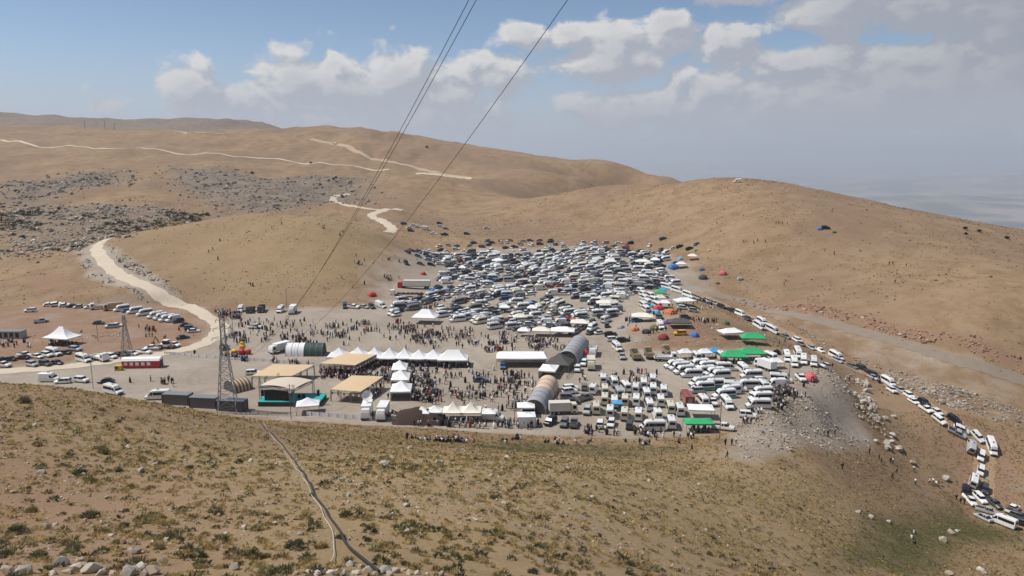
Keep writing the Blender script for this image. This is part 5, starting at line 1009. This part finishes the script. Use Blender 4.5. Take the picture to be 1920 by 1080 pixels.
# bouncy castle
A = ground(452, 664); t = empty('bouncy_castle', A, 0, 'yellow and red inflatable bouncy castle beside the lattice pylon', 'inflatable')
for (x, y, z, s, m_, n_) in ((-2.2, 0, .8, .9, 'yellow_vinyl', 'side_cushion'), (.3, .8, 2.3, .9, 'yellow_vinyl', 'tower'), (.3, -.6, .9, 1.0, 'red_print', 'slide'), (2.3, 0, .8, .9, 'red_print', 'side_cushion'), (.2, .8, 3.5, .55, 'yellow_vinyl', 'tower_top')):
    bm = bmesh.new(); bmesh.ops.create_icosphere(bm, subdivisions=2, radius=s)
    for v in bm.verts: v.co.z = math.copysign(abs(v.co.z / s) ** .6 * s, v.co.z); v.co.x = math.copysign(abs(v.co.x / s) ** .6 * s * 1.15, v.co.x)
    me = bpy.data.meshes.new(n_); bm.to_mesh(me); bm.free(); me.materials.append(MATS[m_]); o = link(n_, me, t); o.location = (x, y, z)
# backhoe and long trailers
A = ground(311, 653); t = empty('backhoe_loader', A, R(170), 'backhoe loader with raised brown arm on the earth lot', 'digger'); mb = MB(); mb.box(-1.6, 2.2, -.9, .9, .7, 1.5); part(t, 'body', mb, 'canvas_cream'); mb = MB(); mb.box(-1.0, .6, -.85, .85, 1.5, 2.8); part(t, 'cab', mb, 'glass'); mb = MB(); mb.box(-1.1, .7, -.95, .95, 2.8, 2.95); part(t, 'cab_roof', mb, 'white_trim')
bar(t, 'boom', (2.0, 0, 1.2), (3.6, 0, 3.9), .16, 'canvas_brown'); bar(t, 'dipper', (3.6, 0, 3.9), (4.6, 0, 1.9), .13, 'canvas_brown'); mb = MB(); mb.box(4.2, 5.0, -.4, .4, 1.2, 1.9); part(t, 'bucket', mb, 'canvas_brown'); mb = MB(); mb.box(-3.0, -2.2, -1.1, 1.1, .3, 1.0); part(t, 'front_shovel', mb, 'canvas_brown')
for x, r_ in ((-1.5, .5), (1.3, .75)):
    for s in (-1, 1): mb = MB(); mb.cyl((x, s * .75, r_), (x, s * 1.15, r_), r_, None, 12); part(t, 'wheel', mb, 'tyre')
def trailer(px, py, box, label):
    A = ground(px, py); t = empty('articulated_truck', A, R(178), label, 'truck')
    mb = MB(); mb.box(-7.2, 5.2, -1.2, 1.2, 1.1, 1.4); part(t, 'trailer_deck', mb, 'dark_trim')
    if box: mb = MB(); mb.box(-7.2, 5.2, -1.22, 1.22, 1.402, 4.0); part(t, 'cargo_box', mb, 'canvas_cream')
    else:
        for k in range(6): mb = MB(); mb.box(-6.5 + k * 2, -5.3 + k * 2, -1.0, 1.0, 1.402, 1.9); part(t, 'load', mb, 'canvas_brown')
    mb = MB(); mb.loft([sect(8.0, .6, 1.3, 2.2, 1.15, 1.1), sect(7.8, .5, 1.3, 3.1, 1.2, 1.08), sect(5.9, .5, 1.3, 3.3, 1.2, 1.08)]); part(t, 'cab', mb, 'white_trim' if not box else 'red_print'); part(t, 'windscreen', slab([(7.98, .95, 1.9), (7.98, -.95, 1.9), (7.82, -.9, 2.8), (7.82, .9, 2.8)], (1, 0, .1), .06), 'glass')
    for x in (-6, -4.8, 5.4, 7.2):
        for s in (-1, 1): mb = MB(); mb.cyl((x, s * .85, .5), (x, s * 1.2, .5), .5, None, 10); part(t, 'wheel', mb, 'tyre')
trailer(778, 541, True, 'long articulated truck with a pale box trailer left of the car park'); trailer(765, 556, False, 'long flatbed articulated truck in front of the pale box trailer')
# ------------------------------------------------------------------ pylons, poles, wires, fences, hoses
def pylon(px, py, hgt, bw, label, arms=True):
    A = ground(px, py); t = empty('lattice_pylon', A, R(12), label, 'pylon'); n = max(6, int(hgt / 1.9)); tw = bw * .22
    wd = lambda z: bw + (tw - bw) * min(z / (hgt * .8), 1.0)
    cs = lambda z: [(sx * wd(z) / 2, sy * wd(z) / 2, z) for sx, sy in ((-1, -1), (1, -1), (1, 1), (-1, 1))]
    for k in range(4): bar(t, 'leg', (cs(0)[k][0], cs(0)[k][1], -.3), cs(hgt * .8)[k], .10, 'galvanised'); bar(t, 'leg', cs(hgt * .8)[k], cs(hgt)[k], .08, 'galvanised')
    for i in range(n):
        a_, b_ = cs(hgt * i / n), cs(hgt * (i + 1) / n)
        for k in range(4): j = (k + 1) % 4; bar(t, 'brace', a_[k], b_[j], .05, 'galvanised'); bar(t, 'brace', a_[j], b_[k], .05, 'galvanised'); bar(t, 'strut', b_[k], b_[j], .05, 'galvanised')
    tips = []
    if arms:
        for z, l in ((hgt * .80, 2.6), (hgt * .90, 2.2), (hgt * .99, 1.5)):
            for s in (-1, 1):
                bar(t, 'cross_arm', (s * tw / 2, 0, z + .5), (s * l, 0, z), .05, 'galvanised'); bar(t, 'cross_arm', (s * tw / 2, 0, z - .1), (s * l, 0, z), .05, 'galvanised'); bar(t, 'insulator', (s * l, 0, z), (s * l, 0, z - .7), .07, 'cabin_roof')
                tips.append((A[0] + s * l * math.cos(R(12)), A[1] + s * l * math.sin(R(12)), A[2] + z - .7))
    return tips
tips = pylon(428, 772, 24.0, 4.6, 'tall lattice pylon rising in front of the site cabins'); pylon(239, 672, 14.0, 3.2, 'smaller lattice pylon in the row of cars behind the pale road', False)
for q, (e, tip) in enumerate(((at_depth(893, 0, 30.0), tips[2]), (at_depth(879, 0, 30.6), tips[0]), (at_depth(1064, 0, 29.5), tips[3]))):
    E = Vector(e); T = Vector(tip); back = E + (E - T).normalized() * 26 + Vector((0, 0, 9)); mb = MB(); pr = None
    for k in range(61):
        f = k / 60; p = T.lerp(E, f) - Vector((0, 0, 4 * f * (1 - f) * 9.0)); pr and mb.cyl(pr, p, .015, None, 5); pr = p
    mb.cyl(E, back, .015, None, 5); o = link('power_cable', mb.mesh('power_cable', ['wire'])); tag(o, ['power cable, left of the close pair crossing the sky', 'power cable, right of the close pair crossing the sky', 'single power cable at the right crossing the sky'][(1, 0, 2)[q]], 'cable', 'overhead cables')
for a_, b_, h_, l_ in ((175,729,7.5,'thin pole beside the parked cars at the crest of the left slope'),(184,640,7,'thin pole on the earth lot beside silver cars'),(546,787,9,'thin dark pole standing in front of the stage'),(965,797,9,'pole with a lamp beside the peach and grey tunnel tent'),(1349,823,9,'wooden pole beside the nearest green canopy'),(1478,735,8,'wooden pole among the crowd at the right end'),(438,642,9,'thin pole right behind the tall pylon'),(538,580,9,'thin pole at the back edge of the square'),(160,244,14,'mast on the far left ridge, leftmost'),(197,242,14,'mast on the far left ridge, middle'),(215,243,12,'mast on the far left ridge, rightmost')):
    g = ground(a_, b_)
    if not g: continue
    t = empty('utility_pole', g, 0, l_, 'pole'); bar(t, 'shaft', (0, 0, -.4), (0, 0, h_), .09 if g[1] < 500 else .35, 'wood_pole'); bar(t, 'cross_piece', (-.5, 0, h_ - .4), (.5, 0, h_ - .4), .05 if g[1] < 500 else .3, 'wood_pole')
def barrier_run(pxs, n, mat, label, hgt=1.1, cloth=False):
    P = pline(pxs, n + 1)
    for i in range(n):
        (x0, y0), (x1, y1) = P[i], P[i + 1]; z = float(H(x0, y0)); L = math.hypot(x1 - x0, y1 - y0) - .08; t = empty('cloth_barrier' if cloth else 'crowd_barrier', (x0, y0, z), math.atan2(y1 - y0, x1 - x0), label + f', {ORD[i]} from the left', 'barrier', label)
        bar(t, 'foot_post', (.03, 0, -.1), (.03, 0, hgt), .03, 'galvanised'); bar(t, 'foot_post', (L, 0, -.1), (L, 0, hgt), .03, 'galvanised')
        if cloth: mb = MB(); mb.add([(.03, .02, .1), (L * .5, .05, .06), (L, .02, .1), (L, .02, hgt), (L * .5, .05, hgt - .06), (.03, .02, hgt)], [(0, 1, 4, 5), (1, 2, 3, 4)]); part(t, 'cloth', mb, TW)
        else:
            bar(t, 'rail', (.03, 0, hgt), (L, 0, hgt), .03, 'galvanised'); bar(t, 'rail', (.03, 0, .2), (L, 0, .2), .025, 'galvanised'); mb = MB()
            for k in range(1, 10): mb.cyl((L * k / 10, 0, .2), (L * k / 10, 0, hgt), .012, None, 4)
            o = part(t, 'upright_bars', mb, 'galvanised'); o['kind'] = 'stuff'
barrier_run([(574,779),(640,784),(698,789)], 9, TW, 'white banner panel on the fence before the stage', 1.15, True)
barrier_run([(470,777),(520,780),(570,780)], 6, None, 'steel barrier left of the white banner')
barrier_run([(700,790),(800,796),(900,800),(1010,806)], 17, None, 'steel barrier along the front edge below the tents')
barrier_run([(308,664),(340,666),(400,672),(480,677),(540,681),(596,685)], 22, TW, 'white sheeting panel left of the shade roofs', .9, True)
barrier_run([(1062,712),(1085,690),(1103,668)], 12, None, 'steel barrier beside the tunnel tents')
def hose(pxs, r, mat, label, n=90):
    P = pline(pxs, n); mb = MB(); pr = None
    for (x, y) in P:
        p = Vector((x + .05 * math.sin(y * .9), y, float(H(x, y)) + r + .12)); pr and mb.cyl(pr, p, r, None, 7); pr = p
    tag(link('hose', mb.mesh('hose', [mat])), label, 'hose')
hose([(468,783),(490,795),(510,815),(540,850),(565,885),(585,920),(610,960),(635,1000),(655,1030),(680,1055),(712,1079)], .065, 'hose', 'thick black hose running down the near slope')
hose([(478,790),(500,806),(530,842),(560,885),(580,920),(600,955),(615,985),(625,1010),(627,1040),(615,1062)], .018, 'white_hose', 'thin pale hose beside the thick black one on the near slope')
# ------------------------------------------------------------------ people: one continuous skinned body per pose
def body(pose, robe=False):
    J = {'pelvis': (0, 0, .95), 'waist': (0, 0, 1.12), 'chest': (0, 0, 1.36), 'neck': (0, 0, 1.50), 'head': (0, .02, 1.60), 'crown': (0, .015, 1.73)}
    legs = {'stand': ((.10, .0, .50, 0), (.11, .02, .06, 0)), 'walk': ((.10, .16, .50, 1), (.10, .22, .07, 1)), 'sit': ((.15, .42, .30, 0), (.16, .40, .05, 0))}[pose]
    drop = .68 if pose == 'sit' else 0
    for k in list(J): x, y, z = J[k]; J[k] = (x, y, z - drop)
    for s, n in ((1, 'l'), (-1, 'r')):
        sw = s if legs[0][3] else 1
        J['hip' + n] = (s * .10, 0, .90 - drop); J['knee' + n] = (s * legs[0][0], legs[0][1] * sw, legs[0][2] + (.05 if pose == 'sit' else 0)); J['ank' + n] = (s * legs[1][0], legs[1][1] * sw - (.18 if pose == 'walk' and sw < 0 else 0), legs[1][2] + (.05 if pose == 'walk' and sw < 0 else 0)); J['toe' + n] = (J['ank' + n][0] + s * .02, J['ank' + n][1] + .16, .03)
        J['sh' + n] = (s * .19, 0, 1.42 - drop); fw = {'stand': .03, 'walk': -.18 * sw, 'sit': .22}[pose]
        J['elb' + n] = (s * .25, fw * .5, 1.14 - drop); J['wri' + n] = (s * .23, fw + .10, .90 - drop + (.12 if pose == 'sit' else 0)); J['hand' + n] = (s * .225, fw + .14, .80 - drop + (.14 if pose == 'sit' else 0))
    E = [('pelvis', 'waist'), ('waist', 'chest'), ('chest', 'neck'), ('neck', 'head'), ('head', 'crown')]
    for n in 'lr': E += [('pelvis', 'hip' + n), ('hip' + n, 'knee' + n), ('knee' + n, 'ank' + n), ('ank' + n, 'toe' + n), ('chest', 'sh' + n), ('sh' + n, 'elb' + n), ('elb' + n, 'wri' + n), ('wri' + n, 'hand' + n)]
    RAD = {'pelvis': .15, 'waist': .135, 'chest': .165, 'neck': .06, 'head': .10, 'crown': .075, 'hip': .10, 'knee': .065, 'ank': .045, 'toe': .04, 'sh': .075, 'elb': .048, 'wri': .036, 'hand': .045}
    if robe: RAD.update(hip=.19, knee=.19, ank=.2, pelvis=.2, toe=.06)
    ks = list(J); me = bpy.data.meshes.new('body'); me.from_pydata([J[k] for k in ks], [(ks.index(a_), ks.index(b_)) for a_, b_ in E], []); o = bpy.data.objects.new('body', me); COL.objects.link(o)
    o.modifiers.new('s', 'SKIN'); 
    for i, k in enumerate(ks):
        r_ = RAD.get(k, RAD.get(k[:-1], .06)); sv = me.skin_vertices[0].data[i]; sv.radius = (r_, r_); sv.use_root = (k == 'pelvis')
    ev = o.evaluated_get(bpy.context.evaluated_depsgraph_get()); m2 = ev.to_mesh(); V = np.array([v.co[:] for v in m2.vertices]); Fs = [tuple(p.vertices) for p in m2.polygons]; ev.to_mesh_clear(); bpy.data.objects.remove(o)
    tri = np.array([(f[0], f[i], f[i + 1]) for f in Fs for i in range(1, len(f) - 1)]); c = V[tri].mean(1); zz = c[:, 2] + drop; reg = np.where(zz > 1.64, 4, np.where(zz > 1.49, 3, np.where(zz > .93, 0, np.where(zz > .10, 1, 2))))
    reg = np.where((np.abs(c[:, 0]) > .19) & (zz < .90) & (zz > .7), 3, reg)
    if pose == 'sit': reg = np.where((c[:, 1] > .16) & (zz < 1.1), 1, reg)
    if robe: reg = np.where(zz > 1.66, 4, np.where((zz > 1.53) & (c[:, 1] > .05), 3, np.where(zz > 1.5, 4, 0)))
    V[:, 2] -= max(V[:, 2].min(), -.2) if pose != 'sit' else V[:, 2].min(); return V, tri, reg
POSES = {'stand': body('stand'), 'walk': body('walk'), 'sit': body('sit'), 'robe': body('stand', True)}
SKIN, HAIR, SHOE = (.42, .25, .17), (.025, .02, .016), (.03, .028, .026)
OUT = {'black': ((.018, .018, .02), (.02, .02, .022)), 'dark': ((.035, .035, .05), (.03, .03, .035)), 'white': ((.70, .70, .68), (.05, .05, .06)), 'blue': ((.08, .15, .35), (.04, .045, .07)), 'grey': ((.22, .22, .23), (.05, .05, .05)), 'red': ((.40, .05, .045), (.04, .04, .05)), 'khaki': ((.25, .20, .12), (.12, .10, .07)), 'pale': ((.58, .52, .44), (.25, .22, .17))}
def cols_for(pose, outfit, headcol=HAIR):
    V, tri, reg = POSES[pose]; a_, b_ = OUT[outfit]; return np.array([a_, b_, SHOE, SKIN, (a_ if pose == 'robe' and outfit != 'pale' else headcol)])[reg]
PEOPLE = []                          # x, y, pose, outfit, region
def crowd(region, pxs, n, poses=('stand', 'walk', 'robe'), pw=(.62, .23, .15), ow=(.26, .28, .17, .07, .10, .05, .03, .04), clump=.5):
    P = px_poly(pxs); lo, hi = P.min(0), P.max(0); k = 0; tries = 0; centre = None
    while k < n and tries < 60 * n:
        tries += 1
        if centre is not None and rng.uniform() < clump: p = centre + rng.normal(0, 1.1, 2)
        else: p = rng.uniform(lo, hi)
        if not bool(inside(np.array(p[0]), np.array(p[1]), P)): continue
        if ((TK2[:, 0] - p[0]) ** 2 + (TK2[:, 1] - p[1]) ** 2).min() < 4.5: continue
        centre = p if centre is None or rng.uniform() < .35 else centre
        PEOPLE.append((p[0], p[1], str(rng.choice(poses, p=pw)), str(rng.choice(list(OUT), p=ow)), region)); k += 1
TK2 = np.array([(f[3], f[4]) for f in FLEET])
SIT = dict(poses=('sit', 'stand'), pw=(.8, .2))
crowd('at the back of the square', [(455,600),(720,604),(1000,630),(1130,655),(900,662),(640,650),(450,645)], 480)
crowd('between car park and tent row', [(740,603),(960,632),(1110,645),(1020,662),(800,655),(740,625)], 240)
crowd('in the centre of the square', [(775,692),(930,692),(1005,704),(960,775),(890,768),(780,750)], 200)
crowd('beside the line of three white tents', [(768,692),(800,692),(835,762),(772,752)], 140, clump=.3)
crowd('under the long row of white tents', [(640,680),(882,684),(882,693),(640,690)], 130, clump=.3)
crowd('under the farthest tan shade roof', [(598,694),(700,692),(690,714),(598,712)], 170, poses=('sit', 'stand'), pw=(.6, .4), ow=(.2, .25, .2, .05, .08, .17, .02, .03), clump=.2)
crowd('on the gravel around the shade roofs', [(690,690),(735,700),(735,760),(690,745)], 80)
crowd('on the gravel behind the pylon', [(405,608),(455,600),(470,680),(410,670)], 90)
crowd('in the gathering by the road bend', [(402,584),(452,582),(455,598),(412,602)], 85, clump=.6)
crowd('on the earth lot at the left', [(230,600),(320,610),(390,630),(330,640),(240,640)], 28)
crowd('under the white marquee at the left', [(90,640),(150,646),(148,652),(90,650)], 34, clump=.2)
crowd('near the hut at the left edge', [(0,640),(70,640),(70,652),(0,655)], 22)
crowd('beside the red stand', [(215,700),(330,700),(330,735),(225,728)], 16)
crowd('along the white sheeting barrier', [(330,660),(470,670),(590,682),(590,688),(330,664)], 45)
crowd('before the pop-up tents', [(775,790),(1010,797),(1010,806),(775,800)], 95, clump=.3)
crowd('sitting on the grass below the tents', [(760,818),(1020,822),(1300,826),(1300,836),(1000,832),(760,826)], 95, **SIT)
crowd('behind the satellite truck', [(690,775),(745,778),(745,790),(690,786)], 16)
crowd('around the tunnel tents', [(940,700),(985,700),(1010,720),(985,770),(950,770)], 60)
crowd('right of the peach and grey tunnel', [(1022,770),(1050,735),(1060,745),(1040,790)], 25)
crowd('on the lane right of the tunnels', [(1075,700),(1250,690),(1250,712),(1080,725)], 34)
crowd('at the edge before the minibus block', [(1090,806),(1300,812),(1310,824),(1090,816)], 55)
crowd('in the knot at the right end', [(1440,720),(1500,705),(1512,745),(1450,775)], 95)
crowd('under the nearest green canopy', [(1288,806),(1330,806),(1330,813),(1288,812)], 16, clump=.2)
crowd('at the right edge of the gravel', [(1380,780),(1430,770),(1420,800),(1385,805)], 14)
crowd('under the canopies along the bank', [(1280,672),(1460,678),(1460,684),(1280,680)], 30)
crowd('among the tents of the camp', [(1170,600),(1300,560),(1350,610),(1180,640)], 70)
crowd('between cars in the crowded car park', [(740,580),(1100,600),(1230,520),(900,490),(820,530)], 120)
crowd('on the slope left of the car park', [(660,480),(800,490),(790,540),(690,560)], 40)
crowd('along the queue of vehicles', [(1300,556),(1560,672),(1660,722),(1650,730),(1540,680),(1290,566)], 40)
crowd('on the golden knoll', [(300,480),(640,420),(700,500),(500,560)], 16)
for (a_, b_) in ((1533,812),(1545,815),(1552,818),(1565,816),(1630,850),(1648,862),(1652,868),(1670,868),(1674,869),(1579,880),(1681,888),(1673,897),(1716,908),(1713,884),(1749,907),(1755,912),(1760,910),(1743,908),(1793,938),(1801,944),(1808,945),(1470,828),(1360,835),(1363,860),(1380,832),(1372,835),(1297,846)): 
    g = ground(a_, b_); PEOPLE.append((g[0], g[1], 'walk' if a_ % 2 else 'stand', 'black' if a_ % 3 else 'white', 'on the tan slope below the plateau'))
for (a_, b_) in ((1713,1000),(1709,1010),(1714,1022),(1766,1012)):
    g = ground(a_, b_); PEOPLE.append((g[0], g[1], 'sit', 'white' if a_ % 2 else 'black', 'sitting in the green hollow'))
for (a_, b_) in ((1455,420),(1459,420),(1463,420),(1467,420),(1476,421),(1394,455),(1413,457),(1420,452),(1435,455),(1564,478),(1667,497),(1674,496),(1699,500),(1678,531),(1470,535),(1560,398),(643,437),(510,430),(641,523)):
    g = ground(a_, b_)
    if g: PEOPLE.append((g[0], g[1], 'stand', 'black' if a_ % 3 else 'dark', 'on the bare hills above'))
PEOPLE.sort(key=lambda p: math.hypot(p[0], p[1]) - (60 if 'tan slope' in p[4] or 'hollow' in p[4] else 0))
DO = {'stand': 'standing', 'walk': 'walking', 'sit': 'sitting', 'robe': 'in a long robe standing'}
LOOK = {'black': 'in black', 'dark': 'in dark clothes', 'white': 'in a white shirt', 'blue': 'in a blue shirt', 'grey': 'in a grey shirt', 'red': 'in a red top', 'khaki': 'in khaki', 'pale': 'in pale clothes'}
INDIV = [p for p in PEOPLE[:300]]; RESTK = {p[2:] for p in PEOPLE[300:]}; RANK = {}
for p in sorted(INDIV, key=lambda p: p[0] / p[1]): RANK.setdefault(p[2:], []).append(p)
PME = {}; VV, FF, CC, o_ = [], [], [], 0
for q, (x, y, pose, outfit, region) in enumerate(PEOPLE):
    z = float(H(x, y)); s = rng.uniform(.93, 1.07) * (.98 if pose == 'robe' else 1.0); V, tri, reg = POSES[pose]
    if q < 300:
        k_ = (pose, outfit)
        if k_ not in PME: PME[k_] = fast_mesh('person', V, tri, ['person'], cols=cols_for(pose, outfit), smooth=True)
        o = link('person', PME[k_]); o.location = (x, y, z); o.rotation_euler = (0, 0, rng.uniform(0, 6.28)); o.scale = (s, s, s)
        reg_ = region.replace('sitting on', 'on').replace('sitting in', 'in'); tag(o, (f'person in a long {outfit} robe {reg_}' if pose == 'robe' else f'person {LOOK[outfit]} {DO[pose]} {reg_}'), 'person', 'people ' + reg_)
        mates = RANK[(pose, outfit, region)]
        if len(mates) > 1 and (pose, outfit, region) not in RESTK and len(o['label'].split()) <= 13: o['label'] += f', {ORD[mates.index((x, y, pose, outfit, region))]} from left'
    else:
        a_ = rng.uniform(0, 6.28); ca, sa = math.cos(a_), math.sin(a_); W = V * s; W = np.c_[W[:, 0] * ca - W[:, 1] * sa + x, W[:, 0] * sa + W[:, 1] * ca + y, W[:, 2] + z]; VV.append(W); FF.append(tri + o_); CC.append(cols_for(pose, outfit)); o_ += len(V)
stuff(link('crowd', fast_mesh('crowd', np.concatenate(VV), np.concatenate(FF), ['person'], cols=np.concatenate(CC), smooth=True)), 'the rest of the crowd spread over the gravel square and car park', 'crowd')
print('PEOPLE', len(PEOPLE))
# ------------------------------------------------------------------ the hazy air
m = bpy.data.materials.new('haze_air'); m.use_nodes = True; nt = m.node_tree; nt.nodes.clear()
vp = nt.nodes.new('ShaderNodeVolumePrincipled'); mo = nt.nodes.new('ShaderNodeOutputMaterial'); nt.links.new(vp.outputs[0], mo.inputs['Volume'])
vp.inputs['Color'].default_value = (.74, .81, .92, 1); vp.inputs['Density'].default_value = 7.5e-5; vp.inputs['Anisotropy'].default_value = .25
m.volume_intersection_method if hasattr(m, 'volume_intersection_method') else None
HAZE_TOP = 420.0
mb = MB(); mb.box(-58000, 58000, -2300, 88000, float(HZ.min()) - 3.0, HAZE_TOP)
me = bpy.data.meshes.new('haze'); me.from_pydata(mb.v, [], mb.f); me.materials.append(m)
stuff(link('haze', me), 'pale blue-grey summer haze filling the air', 'haze')
